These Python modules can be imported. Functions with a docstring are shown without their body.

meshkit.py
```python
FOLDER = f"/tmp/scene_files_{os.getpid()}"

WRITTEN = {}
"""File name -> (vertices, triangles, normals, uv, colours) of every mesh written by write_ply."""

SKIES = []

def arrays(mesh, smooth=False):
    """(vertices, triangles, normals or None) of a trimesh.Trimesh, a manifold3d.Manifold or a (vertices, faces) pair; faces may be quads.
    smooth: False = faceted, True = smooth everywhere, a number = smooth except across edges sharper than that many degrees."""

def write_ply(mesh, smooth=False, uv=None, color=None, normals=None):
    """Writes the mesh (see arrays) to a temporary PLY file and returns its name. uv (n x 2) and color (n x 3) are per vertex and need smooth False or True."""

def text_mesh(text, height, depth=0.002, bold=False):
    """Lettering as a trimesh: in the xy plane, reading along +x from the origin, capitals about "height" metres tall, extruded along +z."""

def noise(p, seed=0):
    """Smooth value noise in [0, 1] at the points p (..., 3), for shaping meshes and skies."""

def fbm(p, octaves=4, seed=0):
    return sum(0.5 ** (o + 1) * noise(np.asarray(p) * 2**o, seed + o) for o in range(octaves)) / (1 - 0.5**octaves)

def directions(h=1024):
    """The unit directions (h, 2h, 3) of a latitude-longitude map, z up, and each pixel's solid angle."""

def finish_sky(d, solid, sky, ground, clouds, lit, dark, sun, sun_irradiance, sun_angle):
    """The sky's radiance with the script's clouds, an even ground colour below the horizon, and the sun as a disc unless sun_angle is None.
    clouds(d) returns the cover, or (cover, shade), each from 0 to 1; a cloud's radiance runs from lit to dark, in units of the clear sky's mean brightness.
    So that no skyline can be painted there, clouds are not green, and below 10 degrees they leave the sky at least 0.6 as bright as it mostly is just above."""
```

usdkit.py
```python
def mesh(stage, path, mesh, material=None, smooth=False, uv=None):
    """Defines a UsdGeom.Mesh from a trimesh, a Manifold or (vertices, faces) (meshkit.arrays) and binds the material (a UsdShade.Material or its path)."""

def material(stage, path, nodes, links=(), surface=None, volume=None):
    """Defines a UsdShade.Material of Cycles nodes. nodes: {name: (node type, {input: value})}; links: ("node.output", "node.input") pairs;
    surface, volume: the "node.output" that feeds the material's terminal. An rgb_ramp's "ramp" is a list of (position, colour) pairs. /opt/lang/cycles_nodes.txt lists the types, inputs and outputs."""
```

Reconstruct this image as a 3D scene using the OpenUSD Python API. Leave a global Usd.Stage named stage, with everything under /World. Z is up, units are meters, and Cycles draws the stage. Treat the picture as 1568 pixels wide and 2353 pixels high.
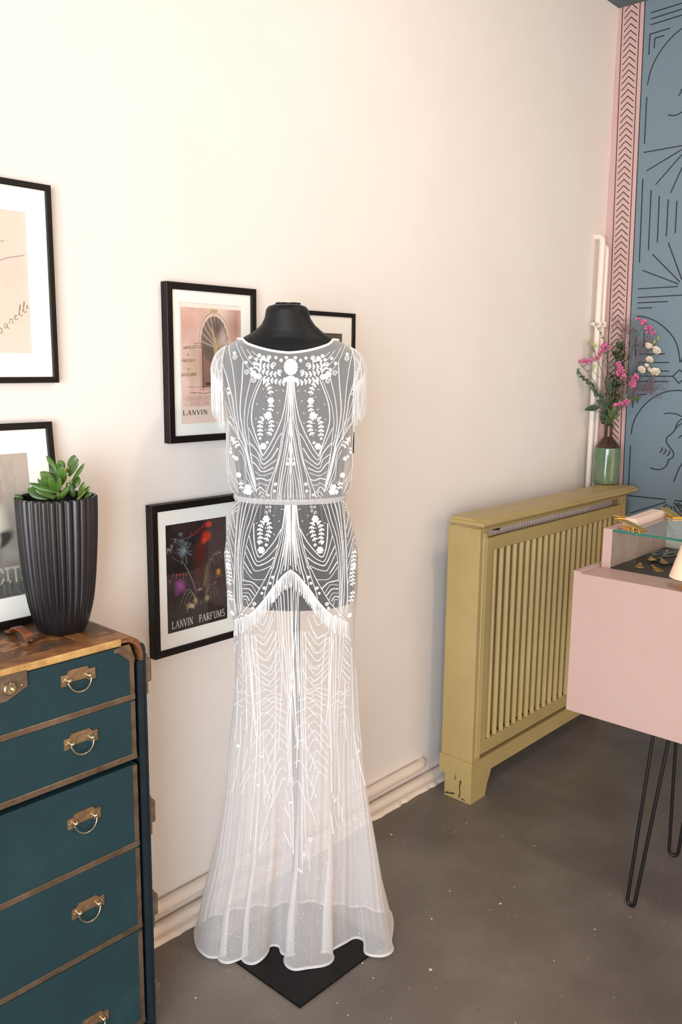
import math, random, numpy as np, trimesh, usdkit, meshkit
from pxr import Usd, UsdGeom, UsdLux, UsdShade, Gf, Sdf, Vt
from shapely.geometry import Polygon, LineString, Point, box as sbox
from shapely.ops import unary_union
from shapely import affinity
rng = np.random.default_rng(7)
random.seed(7)
stage = Usd.Stage.CreateInMemory()
UsdGeom.SetStageUpAxis(stage, 'Z'); UsdGeom.SetStageMetersPerUnit(stage, 1.0)
world = UsdGeom.Xform.Define(stage, '/World'); stage.SetDefaultPrim(world.GetPrim())
UsdGeom.Scope.Define(stage, '/World/Looks')

# ---------------------------------------------------------------- camera
YAW, PITCH, ROLL = 0.74113, 0.17028, -0.0105
fw = np.array([math.cos(YAW)*math.cos(PITCH), math.sin(YAW)*math.cos(PITCH), -math.sin(PITCH)])
rt = np.array([math.sin(YAW), -math.cos(YAW), 0.0]); dn = np.cross(fw, rt)
r2 = math.cos(ROLL)*rt + math.sin(ROLL)*dn; d2 = -math.sin(ROLL)*rt + math.cos(ROLL)*dn
EYE = np.array([0.0, -1.777, 1.52])
cam = UsdGeom.Camera.Define(stage, '/World/camera')
m4 = np.eye(4); m4[0, :3] = r2; m4[1, :3] = -d2; m4[2, :3] = -fw; m4[3, :3] = EYE
cam.AddTransformOp().Set(Gf.Matrix4d(*m4.ravel().tolist()))
cam.CreateHorizontalApertureAttr(24.0); cam.CreateVerticalApertureAttr(24.0*2353/1568)
cam.CreateFocalLengthAttr(24.0*1991.3/1568)
cam.CreateClippingRangeAttr(Gf.Vec2f(0.05, 100))
cam.GetPrim().CreateAttribute('exposure', Sdf.ValueTypeNames.Float).Set(0.0)

# ---------------------------------------------------------------- lights
def light_xf(l, pos, target):
    pos, target = np.array(pos, float), np.array(target, float)
    z = pos - target; z /= np.linalg.norm(z); x = np.cross([0, 0, 1.0], z)
    x = x/np.linalg.norm(x) if np.linalg.norm(x) > 1e-6 else np.array([1.0, 0, 0]); y = np.cross(z, x)
    m = np.eye(4); m[0, :3], m[1, :3], m[2, :3], m[3, :3] = x, y, z, pos
    l.AddTransformOp().Set(Gf.Matrix4d(*m.ravel().tolist()))
sky = UsdLux.DomeLight.Define(stage, '/World/daylight_dome')
sky.CreateColorAttr(Gf.Vec3f(1.0, 0.725, 0.54)); sky.CreateIntensityAttr(0.64)
win = UsdLux.RectLight.Define(stage, '/World/shop_window_daylight')
win.CreateWidthAttr(2.4); win.CreateHeightAttr(2.3); win.CreateColorAttr(Gf.Vec3f(0.737, 0.872, 1.0)); win.CreateIntensityAttr(12.7)
light_xf(win, (-2.3, -2.75, 1.25), (1.4, -0.5, 1.0))
for name, pos, target, col, power in (('ceiling_lamp', (1.77, -1.41, 2.80), (1.60, -0.3, 0.9), (1.0, 0.86, 0.70), 121.0), ('ceiling_lamp_001', (2.95, -1.75, 2.80), (3.0, -0.3, 0.9), (1.0, 0.72, 0.48), 55.0)):
    lamp = UsdLux.DiskLight.Define(stage, '/World/'+name)
    lamp.CreateRadiusAttr(0.09); lamp.CreateColorAttr(Gf.Vec3f(*col)); lamp.CreateIntensityAttr(power); light_xf(lamp, pos, target)

# ---------------------------------------------------------------- helpers
def lin(c):
    if isinstance(c, str): c = [int(c[i:i+2], 16) for i in (0, 2, 4)]
    c = np.array(c, float)/255.0
    return tuple(np.where(c <= 0.04045, c/12.92, ((c+0.055)/1.055)**2.4))
LOOKS = {}
def M(name, col, rough=0.5, metal=0.0, col2=None, scale=8.0, bump=0.0, bscale=60.0, spec=0.5, coat=0.0, ramp=None, stretch=None, detail=4, bdist=0.002, extra=None):
    if name in LOOKS: return LOOKS[name]
    n = {'p': ('principled_bsdf', {'base_color': lin(col), 'roughness': rough, 'metallic': metal, 'specular_ior_level': spec, 'coat_weight': coat, **(extra or {})})}
    L = []
    if col2 is not None or ramp is not None or bump:
        n['tc'] = ('texture_coordinate', {}); src = 'tc.object'
        if stretch: n['mp'] = ('mapping', {'scale': stretch}); L.append(('tc.object', 'mp.vector')); src = 'mp.vector'
    if col2 is not None or ramp is not None:
        n['n'] = ('noise_texture', {'scale': scale, 'detail': detail, 'roughness': 0.6}); L.append((src, 'n.vector'))
        n['r'] = ('rgb_ramp', {'ramp': ramp if ramp else [(0.35, lin(col)), (0.65, lin(col2))]})
        L += [('n.fac', 'r.fac'), ('r.color', 'p.base_color')]
    if bump:
        n['bn'] = ('noise_texture', {'scale': bscale, 'detail': 3}); n['b'] = ('bump', {'strength': bump, 'distance': bdist})
        L += [(src, 'bn.vector'), ('bn.fac', 'b.height'), ('b.normal', 'p.normal')]
    LOOKS[name] = usdkit.material(stage, '/World/Looks/'+name, n, L, surface='p.BSDF')
    return LOOKS[name]
def glassmat(name, tint, ior=1.45, rough=0.0):
    LOOKS[name] = usdkit.material(stage, '/World/Looks/'+name, {'t': ('transparent_bsdf', {'color': tint}), 'g': ('glossy_bsdf', {'color': (1, 1, 1), 'roughness': rough}),
        'f': ('fresnel', {'IOR': ior}), 'ge': ('geometry', {}), 'sub': ('math', {'math_type': 'subtract', 'value1': 1.0}), 'mul': ('math', {'math_type': 'multiply'}), 'm': ('mix_closure', {})},
        [('ge.backfacing', 'sub.value2'), ('f.fac', 'mul.value1'), ('sub.value', 'mul.value2'), ('mul.value', 'm.fac'), ('t.BSDF', 'm.closure1'), ('g.BSDF', 'm.closure2')], surface='m.closure')
    return LOOKS[name]
def sheer(name, col, alpha, graze, low=None):
    """Tulle: see-through threads; denser seen edge-on; low: (height, alpha) below which the net is doubled."""
    n = {'t': ('transparent_bsdf', {'color': (1, 1, 1)}), 'd': ('diffuse_bsdf', {'color': col}), 'tl': ('translucent_bsdf', {'color': col}),
         'dm': ('mix_closure', {'fac': 0.4}), 'lw': ('layer_weight', {'blend': 0.5}), 'pw': ('math', {'math_type': 'power', 'value2': 1.5}),
         'mr': ('map_range', {'from_min': 0.0, 'from_max': 1.0, 'to_min': alpha, 'to_max': graze}), 'm': ('mix_closure', {})}
    L = [('d.BSDF', 'dm.closure1'), ('tl.BSDF', 'dm.closure2'), ('lw.facing', 'pw.value1'), ('pw.value', 'mr.value'), ('mr.result', 'm.fac'), ('t.BSDF', 'm.closure1'), ('dm.closure', 'm.closure2')]
    if low:
        n.update(tc=('texture_coordinate', {}), sx=('separate_xyz', {}), mz=('map_range', {'from_min': low[0], 'from_max': low[0]+.34, 'to_min': low[1], 'to_max': alpha, 'clamp': True}))
        L += [('tc.object', 'sx.vector'), ('sx.z', 'mz.value'), ('mz.result', 'mr.to_min')]
    LOOKS[name] = usdkit.material(stage, '/World/Looks/'+name, n, L, surface='m.closure')
    return LOOKS[name]
def paintmat(name='printed_paper', rough=0.6):
    LOOKS[name] = usdkit.material(stage, '/World/Looks/'+name, {'a': ('attribute', {'attribute': 'paint'}), 'p': ('principled_bsdf', {'roughness': rough, 'specular_ior_level': 0.3})}, [('a.color', 'p.base_color')], surface='p.BSDF')
    return LOOKS[name]

USED = set()
def numbered(base):
    if base not in USED: USED.add(base); return base
    k = 1
    while f'{base}_{k:03d}' in USED: k += 1
    USED.add(f'{base}_{k:03d}'); return f'{base}_{k:03d}'
def tagp(p, label=None, cat=None, group=None, kind=None):
    for k, v in (('label', label), ('category', cat), ('group', group), ('kind', kind)):
        if v: p.SetCustomDataByKey(k, v)
GROUPS = {'picture_frame': 'framed pictures on the cream wall', 'shell_earring': 'gold shell earrings in the glass case', 'oval_earring': 'grey oval earrings in the glass case', 'gold_clip': 'gold clips on the glass case', 'heating_pipe': 'cream heating pipes',
          'eucalyptus_sprig': 'eucalyptus sprigs in the vase', 'pink_statice_stem': 'pink statice stems in the vase', 'white_lisianthus_stem': 'lisianthus stems in the vase', 'sea_lavender_sprig': 'sea lavender sprigs in the vase', 'foliage_stem': 'foliage stems in the vase'}
def thing(name, label, cat, loc=(0, 0, 0), rz=0.0, rx=0.0, group=None, kind=None):
    group = group or GROUPS.get(name)
    x = UsdGeom.Xform.Define(stage, numbered('/World/'+name)); x.AddTranslateOp().Set(Gf.Vec3d(*map(float, loc)))
    if rz: x.AddRotateZOp().Set(float(rz))
    if rx: x.AddRotateXOp().Set(float(rx))
    tagp(x.GetPrim(), label, cat, group, kind); return str(x.GetPath())
def part(name, mesh, mat, parent='/World', smooth=False, label=None, kind=None, colors=None):
    p = usdkit.mesh(stage, numbered(parent+'/'+name), mesh, mat, smooth=smooth)
    p.CreateDoubleSidedAttr(True)
    if colors is not None:
        UsdGeom.PrimvarsAPI(p).CreatePrimvar('paint', Sdf.ValueTypeNames.Color3fArray, 'vertex').Set(Vt.Vec3fArray.FromNumpy(np.asarray(colors, np.float32)))
    tagp(p.GetPrim(), label, None, None, kind); return str(p.GetPath())
def solo(name, mesh, mat, label, cat, smooth=False, group=None, kind=None):
    p = part(name, mesh, mat, '/World', smooth); tagp(stage.GetPrimAtPath(p), label, cat, group, kind); return p

def cat(*ms):
    V, F, o = [], [], 0
    for m in ms:
        v, f = (np.asarray(m.vertices), np.asarray(m.faces)) if hasattr(m, 'vertices') else (np.asarray(m[0], float), np.asarray(m[1], int))
        if f.shape[1] == 4: f = np.vstack([f[:, [0, 1, 2]], f[:, [0, 2, 3]]])
        V.append(v); F.append(f+o); o += len(v)
    return np.vstack(V), np.vstack(F)
def moved(m, t=(0, 0, 0), R=None):
    v, f = (np.asarray(m.vertices), np.asarray(m.faces)) if hasattr(m, 'vertices') else m
    v = np.asarray(v, float)
    if R is not None: v = v @ np.asarray(R).T
    return v+np.asarray(t, float), f
def rot(ax, deg):
    return trimesh.transformations.rotation_matrix(math.radians(deg), ax)[:3, :3]
def box(x0, x1, y0, y1, z0, z1, b=0.0):
    if b <= 0:
        m = trimesh.creation.box((x1-x0, y1-y0, z1-z0)); return m.vertices+[(x0+x1)/2, (y0+y1)/2, (z0+z1)/2], m.faces
    P = []
    for sx in (0, 1):
        for sy in (0, 1):
            for sz in (0, 1):
                c = np.array([(x0, x1)[sx], (y0, y1)[sy], (z0, z1)[sz]]); s = np.array([1-2*sx, 1-2*sy, 1-2*sz])*b
                for k in range(3): q = c.copy(); q[(k+1) % 3] += s[(k+1) % 3]; q[(k+2) % 3] += s[(k+2) % 3]; P.append(q)
    h = trimesh.convex.convex_hull(np.array(P)); return h.vertices, h.faces
def frames(p, closed=False):
    t = np.gradient(p, axis=0)
    if closed: t = np.roll(p, -1, 0)-np.roll(p, 1, 0)
    t /= np.linalg.norm(t, axis=1, keepdims=True)+1e-12
    a = np.cross(t[0], [0, 0, 1.0] if abs(t[0][2]) < 0.9 else [1.0, 0, 0]); a /= np.linalg.norm(a); A = [a]
    for k in range(1, len(p)):
        a = A[-1]-t[k]*(A[-1] @ t[k]); A.append(a/(np.linalg.norm(a)+1e-12))
    A = np.array(A); return t, A, np.cross(t, A)
def tube(p, r, n=8, closed=False, caps=True):
    p = np.asarray(p, float); r = np.broadcast_to(r, (len(p),)); t, A, B = frames(p, closed)
    an = np.arange(n)*2*np.pi/n
    v = (p[:, None]+r[:, None, None]*(np.cos(an)[None, :, None]*A[:, None]+np.sin(an)[None, :, None]*B[:, None])).reshape(-1, 3)
    K = len(p) if closed else len(p)-1
    i, j = np.meshgrid(np.arange(K), np.arange(n), indexing='ij'); i2 = (i+1) % len(p); j2 = (j+1) % n
    f = np.stack([i*n+j, i2*n+j, i2*n+j2, i*n+j2], -1).reshape(-1, 4); f = np.vstack([f[:, [0, 1, 2]], f[:, [0, 2, 3]]])
    if caps and not closed:
        o = len(v); v = np.vstack([v, p[0], p[-1]])
        f = np.vstack([f, [[o, (k+1) % n, k] for k in range(n)], [[o+1, (len(p)-1)*n+k, (len(p)-1)*n+(k+1) % n] for k in range(n)]])
    return v, f[:, ::-1]
def resample(p, step):
    p = np.asarray(p, float); d = np.r_[0, np.cumsum(np.linalg.norm(np.diff(p, axis=0), axis=1))]
    n = max(2, int(round(d[-1]/step))+1); s = np.linspace(0, d[-1], n)
    return np.stack([np.interp(s, d, p[:, k]) for k in range(p.shape[1])], 1)
def smoothline(p, it=2):
    p = np.asarray(p, float)
    for _ in range(it):
        q = np.empty((2*len(p)-2, p.shape[1])); q[0::2] = 0.75*p[:-1]+0.25*p[1:]; q[1::2] = 0.25*p[:-1]+0.75*p[1:]
        p = np.vstack([p[:1], q, p[-1:]])
    return p
def lathe(prof, n=32, fn=None):
    prof = np.asarray(prof, float); th = np.arange(n)*2*np.pi/n
    r = prof[:, 0][:, None]*np.ones(n); z = prof[:, 1][:, None]*np.ones(n)
    if fn is not None: r = fn(r, z, th[None, :])
    v = np.stack([r*np.cos(th), r*np.sin(th), z], -1).reshape(-1, 3); K = len(prof)
    i, j = np.meshgrid(np.arange(K-1), np.arange(n), indexing='ij'); j2 = (j+1) % n
    f = np.stack([i*n+j, i*n+j2, (i+1)*n+j2, (i+1)*n+j], -1).reshape(-1, 4)
    return v, np.vstack([f[:, [0, 1, 2]], f[:, [0, 2, 3]]])
def gridmesh(P, wrap=False):
    P = np.asarray(P, float); a, b = P.shape[:2]
    i, j = np.meshgrid(np.arange(a-1), np.arange(b if wrap else b-1), indexing='ij'); j2 = (j+1) % b
    f = np.stack([i*b+j, i*b+j2, (i+1)*b+j2, (i+1)*b+j], -1).reshape(-1, 4)
    return P.reshape(-1, 3), np.vstack([f[:, [0, 1, 2]], f[:, [0, 2, 3]]])
def extr(poly, d, axes='xz', at=0.0):
    """A shapely polygon extruded by d; axes: the world axes of its two coordinates; at: where it starts on the third."""
    gs = [g for g in getattr(poly, 'geoms', [poly]) if g.area > 1e-12]
    v, f = cat(*[trimesh.creation.extrude_polygon(g, d, engine='earcut') for g in gs])
    o = np.zeros_like(v); k = ['xyz'.index(c) for c in axes]; t = 3-sum(k)
    o[:, k[0]], o[:, k[1]], o[:, t] = v[:, 0], v[:, 1], v[:, 2]+at
    if np.linalg.det(np.eye(3)[[k[0], k[1], t]]) < 0: f = f[:, ::-1]
    return o, f
def loft_rect(levels):
    """Rectangles (x0,x1,y0,y1,z) stacked into one solid."""
    P = np.array([[[a, c, z], [b, c, z], [b, d, z], [a, d, z]] for a, b, c, d, z in levels])
    v, f = gridmesh(P, True); n = len(v)
    return v, np.vstack([f, [[0, 2, 1], [0, 3, 2], [n-4, n-3, n-2], [n-4, n-2, n-1]]])
def ball(c, r, sub=1, s=(1, 1, 1)):
    m = trimesh.creation.icosphere(sub, 1.0); return m.vertices*np.asarray(s)*r+np.asarray(c), m.faces
def flatline(pts, w):
    return LineString(pts).buffer(w/2, cap_style='flat', join_style='mitre')

# ================================================================= the room
XB, CEIL = 3.60, 2.965
wallpaint = M('wall_paint', (236, 229, 222), 0.75, bump=0.12, bscale=7, bdist=0.01, ramp=[(0.3, lin((237, 230, 223))), (0.7, lin((234, 226, 218)))], scale=3)
tealpaint = M('mural_ground', (115, 134, 145), 0.7, bump=0.05, bscale=300, bdist=0.001)
pinkpaper = M('border_pink', (206, 170, 164), 0.7)
inkline = M('mural_ink', (34, 38, 42), 0.7)
ceilpaint = M('ceiling_paint', (92, 112, 118), 0.8)
floorpaint = usdkit.material(stage, '/World/Looks/floor_paint', {
    'tc': ('texture_coordinate', {}), 'n': ('noise_texture', {'scale': 2.2, 'detail': 8, 'roughness': 0.6}),
    'r': ('rgb_ramp', {'ramp': [(0.25, lin((94, 84, 78))), (0.5, lin((113, 103, 95))), (0.66, lin((126, 116, 108))), (0.8, lin((134, 118, 102)))]}),
    'n2': ('noise_texture', {'scale': 70.0, 'detail': 2}), 'r2': ('rgb_ramp', {'ramp': [(0.70, (0, 0, 0)), (0.74, (0.5, 0.5, 0.5))]}),
    'n3': ('noise_texture', {'scale': 45.0, 'detail': 3}), 'r3': ('rgb_ramp', {'ramp': [(0.27, (0.45, 0.45, 0.45)), (0.31, (0, 0, 0))]}),
    'm1': ('mix_color', {'b': lin((182, 168, 148))}), 'm2': ('mix_color', {'b': lin((66, 58, 52))}),
    'bn': ('noise_texture', {'scale': 14.0, 'detail': 4}), 'b': ('bump', {'strength': 0.12, 'distance': 0.004}), 'p': ('principled_bsdf', {'roughness': 0.40})},
    [('tc.object', 'n.vector'), ('tc.object', 'n2.vector'), ('tc.object', 'n3.vector'), ('tc.object', 'bn.vector'), ('n.fac', 'r.fac'), ('n2.fac', 'r2.fac'), ('n3.fac', 'r3.fac'), ('r.color', 'm1.a'), ('r2.color', 'm1.fac'),
     ('m1.result', 'm2.a'), ('r3.color', 'm2.fac'), ('m2.result', 'p.base_color'), ('bn.fac', 'b.height'), ('b.normal', 'p.normal')], surface='p.BSDF')
pipepaint = M('pipe_paint', (240, 226, 210), 0.4)
solo_s = lambda n, m, mt, lab: solo(n, m, mt, lab, None, kind='structure')
P = np.array([[[x, 0.0, z] for z in np.linspace(0, 3.0, 60)] for x in np.linspace(-3.2, XB+0.1, 130)])
nz = meshkit.fbm(P*[2.5, 1, 2.5]+3, 4); P[..., 1] = -(nz-0.5)*0.004
P2 = P.copy(); v1, f1 = gridmesh(P)
wl = solo_s('wall_left', cat((v1, f1), box(-3.2, XB+0.1, 0.02, 0.12, 0, 3.0)), wallpaint, 'cream painted plaster wall with slight waviness behind the dress')
wr = solo_s('wall_right', box(XB, XB+0.1, -4.2, 0.1, 0, 3.0), tealpaint, 'blue-grey wall with black line-drawn mural')
P = np.array([[[x, y, 0.0] for y in np.linspace(-4.2, 0.05, 60)] for x in np.linspace(-3.2, XB+0.05, 90)])
solo_s('floor', cat(gridmesh(P[::-1]), box(-3.2, XB+0.05, -4.2, 0.05, -0.1, -0.01)), floorpaint, 'grey-brown painted concrete floor with paint flecks')
solo_s('ceiling', box(-3.2, XB+0.1, -4.2, 0.1, CEIL, CEIL+0.1), ceilpaint, 'dark blue-grey painted ceiling')
# pink chevron border and the line mural, printed on the right wall
by = lambda y, z: y-0.0205*(2.94-z)
def onwall(pts, w, d=0.0006):
    return extr(flatline(pts, w), -d, 'yz', XB)
part('border_strip', extr(Polygon([(0, 0.0), (0, CEIL), (by(-0.111, CEIL), CEIL), (by(-0.111, 0), 0)]), -0.0005, 'yz', XB), pinkpaper, wr, label='pink border strip down the corner')
for y in (-0.0165, -0.091, -0.111):
    part('border_line', onwall([(by(y, CEIL), CEIL), (by(y, 0.02), 0.02)], 0.0032, 0.0011), inkline, wr)
for k in range(84):
    z = 2.970-0.0252*k; yc = by(-0.0545, z)
    part('chevron', onwall([(yc+0.0275, z-0.0255), (yc, z), (yc-0.0275, z-0.0255)], 0.0032, 0.0011), inkline, wr)
MURAL = [[(-139,2915),(-262,2920)],[(-140,2892),(-264,2898)],[(-140,2870),(-266,2876)],[(-221,2839),(-140,2835),(-141,2758)],[(-200,2817),(-162,2815),(-161,2778)],[(-269,2827),(-234,2808),(-199,2776),(-170,2736),(-151,2693),(-143,2644)],[(-144,2598),(-147,2418)],[(-146,2384),(-303,2387)],[(-164,2310),(-304,2372)],[(-306,2353),(-206,2251)],[(-315,2315),(-271,2211)],[(-285,2602),(-283,2589),(-276,2579)],[(-237,2514),(-257,2507),(-275,2507),(-294,2514)],[(-150,2280),(-159,1946)],[(-189,2232),(-194,1994)],[(-225,2205),(-230,2022)],[(-263,2187),(-266,2042)],[(-299,2177),(-302,2052)],[(-276,2017),(-343,1867)],[(-214,1975),(-335,1859)],[(-175,1914),(-330,1851)],[(-161,1839),(-329,1841)],[(-161,1804),(-348,1806)],[(-162,1782),(-291,1783)],[(-163,1760),(-228,1760)],[(-164,1727),(-197,1725),(-238,1710),(-279,1685),(-312,1655),(-338,1621),(-352,1583),(-361,1537)],[(-164,1649),(-170,1560)],[(-200,1660),(-202,1603)],[(-188,1571),(-295,1571)],[(-182,1535),(-315,1536)],[(-173,1499),(-317,1501)],[(-170,1478),(-335,1480)],[(-335,1480),(-362,1507),(-390,1481),(-364,1452),(-335,1480)],[(-170,1456),(-318,1458)],[(-243,1423),(-171,1420),(-172,1345)],[(-228,1403),(-192,1400),(-192,1364)],[(-174,1229),(-176,1271),(-194,1319),(-227,1364),(-272,1400),(-318,1419),(-372,1424)],[(-174,1182),(-178,1006)],[(-179,964),(-344,966)],[(-193,888),(-347,955)]]
MURAL_FACE = [[(-309,1324),(-329,1329),(-360,1327),(-386,1317)],[(-394,1313),(-370,1293),(-364,1274),(-361,1258),(-347,1242),(-331,1229),(-326,1215),(-335,1198),(-352,1180),(-363,1166),(-364,1150),(-355,1139),(-343,1135),(-342,1125),(-338,1109),(-323,1094),(-303,1088),(-283,1089),(-267,1095)],[(-365,1266),(-375,1280),(-392,1292)],[(-379,1227),(-395,1243)],[(-312,1184),(-314,1174),(-304,1161)],[(-328,1179),(-329,1167),(-320,1155)],[(-345,1173),(-347,1163),(-337,1150)],[(-404,1125),(-392,1106),(-372,1044)]]
MURAL_BURST = [[(-317,912),(-354,947)],[(-354,918),(-362,941)],[(-373,914),(-371,940)],[(-393,915),(-381,942)],[(-415,923),(-390,948)],[(-415,947),(-395,957)],[(-397,966),(-413,967)]]

YM, nl = -0.363, 0
def mural(l, ax):
    global nl
    for s in ((1, -1) if ax else (1,)):
        q = [((y/1000 if s > 0 else 2*ax-y/1000), z/1000) for y, z in l]
        if s < 0 and abs(sum(y for y, z in q)/len(q)-ax) < .03: continue
        nl += 1; part('mural_line', onwall(smoothline(q, 2) if len(q) > 5 else q, 0.0038, 0.0010+0.00001*nl), inkline, wr)
for l in MURAL: mural(l, YM)
for l in MURAL_FACE: mural(l, -0.425)
for l in MURAL_BURST: mural(l, 0)

fl = []
for k in range(46):
    x, y = (rng.uniform(1.0, 2.4), rng.uniform(-1.0, -.1)) if k > 5 else ((1.62, -.62), (1.07, -.40), (1.16, -.50), (1.22, -.66), (2.05, -.14), (1.98, -.6))[k]
    r = .0045 if k < 6 else rng.uniform(.001, .0028); a = rng.uniform(0, 6.3, 5); a.sort()
    fl.append(extr(Polygon([(x+r*rng.uniform(.6, 1.4)*math.cos(q), y+r*rng.uniform(.6, 1.4)*math.sin(q)) for q in np.linspace(0, 5.2, 5)]), .0006, 'xy', .0002))
solo('paint_flecks', cat(*fl), M('fleck_white', (226, 216, 200), .7), 'tiny white paint flecks scattered on the grey floor around the gown', 'paint fleck', kind='stuff')
# ----- heating pipes along the floor and up the corner
def pipe(pts, r, label, clips=()):
    t = thing('heating_pipe', label, 'pipe')
    part('tube', tube(pts, r, 12), pipepaint, t, smooth=40)
    for c in clips: part('clip', c, pipepaint, t, smooth=30)
ZP = (0.092, 0.030)
for k, z in enumerate(ZP):
    pts = [(-2.9, -0.018, z), (2.35, -0.018, z)] if k == 0 else [(-2.9, -0.020, z), (2.62, -0.020, z)]
    p = resample(pts, 0.05)
    p[:, 2] += 0.0012*np.sin(p[:, 0]*9+k)
    if k == 0: p = np.vstack([p, [[2.375, -0.013, z], [2.388, 0.0, z], [2.392, 0.015, z]]])
    pipe(p, 0.018, ['upper of the two cream heating pipes along the wall base', 'lower cream heating pipe lying on the floor along the wall'][k])
P = []
for k, x in enumerate(np.linspace(-2.9, 2.6, 240)):
    w = 0.040+0.006*meshkit.noise(np.array([x*60, 0, 0]))+0.004*meshkit.noise(np.array([x*190, 3, 0]))
    P.append([[x, 0.0, 0.018], [x, -w*0.85, 0.012], [x, -w, 0.0005]])
solo_s('trim_1', gridmesh(np.array(P)), pipepaint, 'ragged cream paint edge where the lower pipe meets the floor')
for (x, top, dx, lab) in ((3.512, 2.052, 0.0, 'taller left white heating pipe rising in the corner'), (3.556, 2.020, 0.0, 'shorter right white heating pipe rising in the corner')):
    p = [(x, -0.032, 0.30), (x, -0.032, top-0.03), (x, -0.031, top-0.012), (x, -0.022, top), (x, -0.006, top+0.002), (x, 0.01, top+0.002)]
    pipe(np.vstack([resample(p[:2], 0.2), p[2:]]), 0.013 if x < 3.53 else 0.010, lab, [tube([(x, -0.032, 1.682), (x, -0.032, 1.706)], 0.019, 14)])
solo('pipe_bracket', cat(box(3.475, 3.575, -0.046, -0.018, 1.688, 1.700, 0.002), box(3.53, 3.54, -0.02, 0.0, 1.688, 1.700)), pipepaint, 'small white bracket clamping the two corner pipes', 'pipe bracket')

# ================================================================= framed pictures
blackwood = M('black_frame', (18, 12, 10), 0.45, spec=.25, col2=(23, 16, 13), scale=40)
matboard = M('mat_board', (250, 246, 240), 0.8)
backboard = M('back_board', (120, 100, 80), 0.8)
pictureglass = glassmat('picture_glass', (0.985, 0.99, 0.985), 1.45)
paper = paintmat()
inkblack = M('print_ink', (58, 50, 40), 0.7); inkcream = M('print_cream', (224, 214, 198), 0.7); inkwhite = M('print_white', (226, 222, 206), 0.7); inkgrey = M('print_grey', (122, 118, 108), 0.7)

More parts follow.
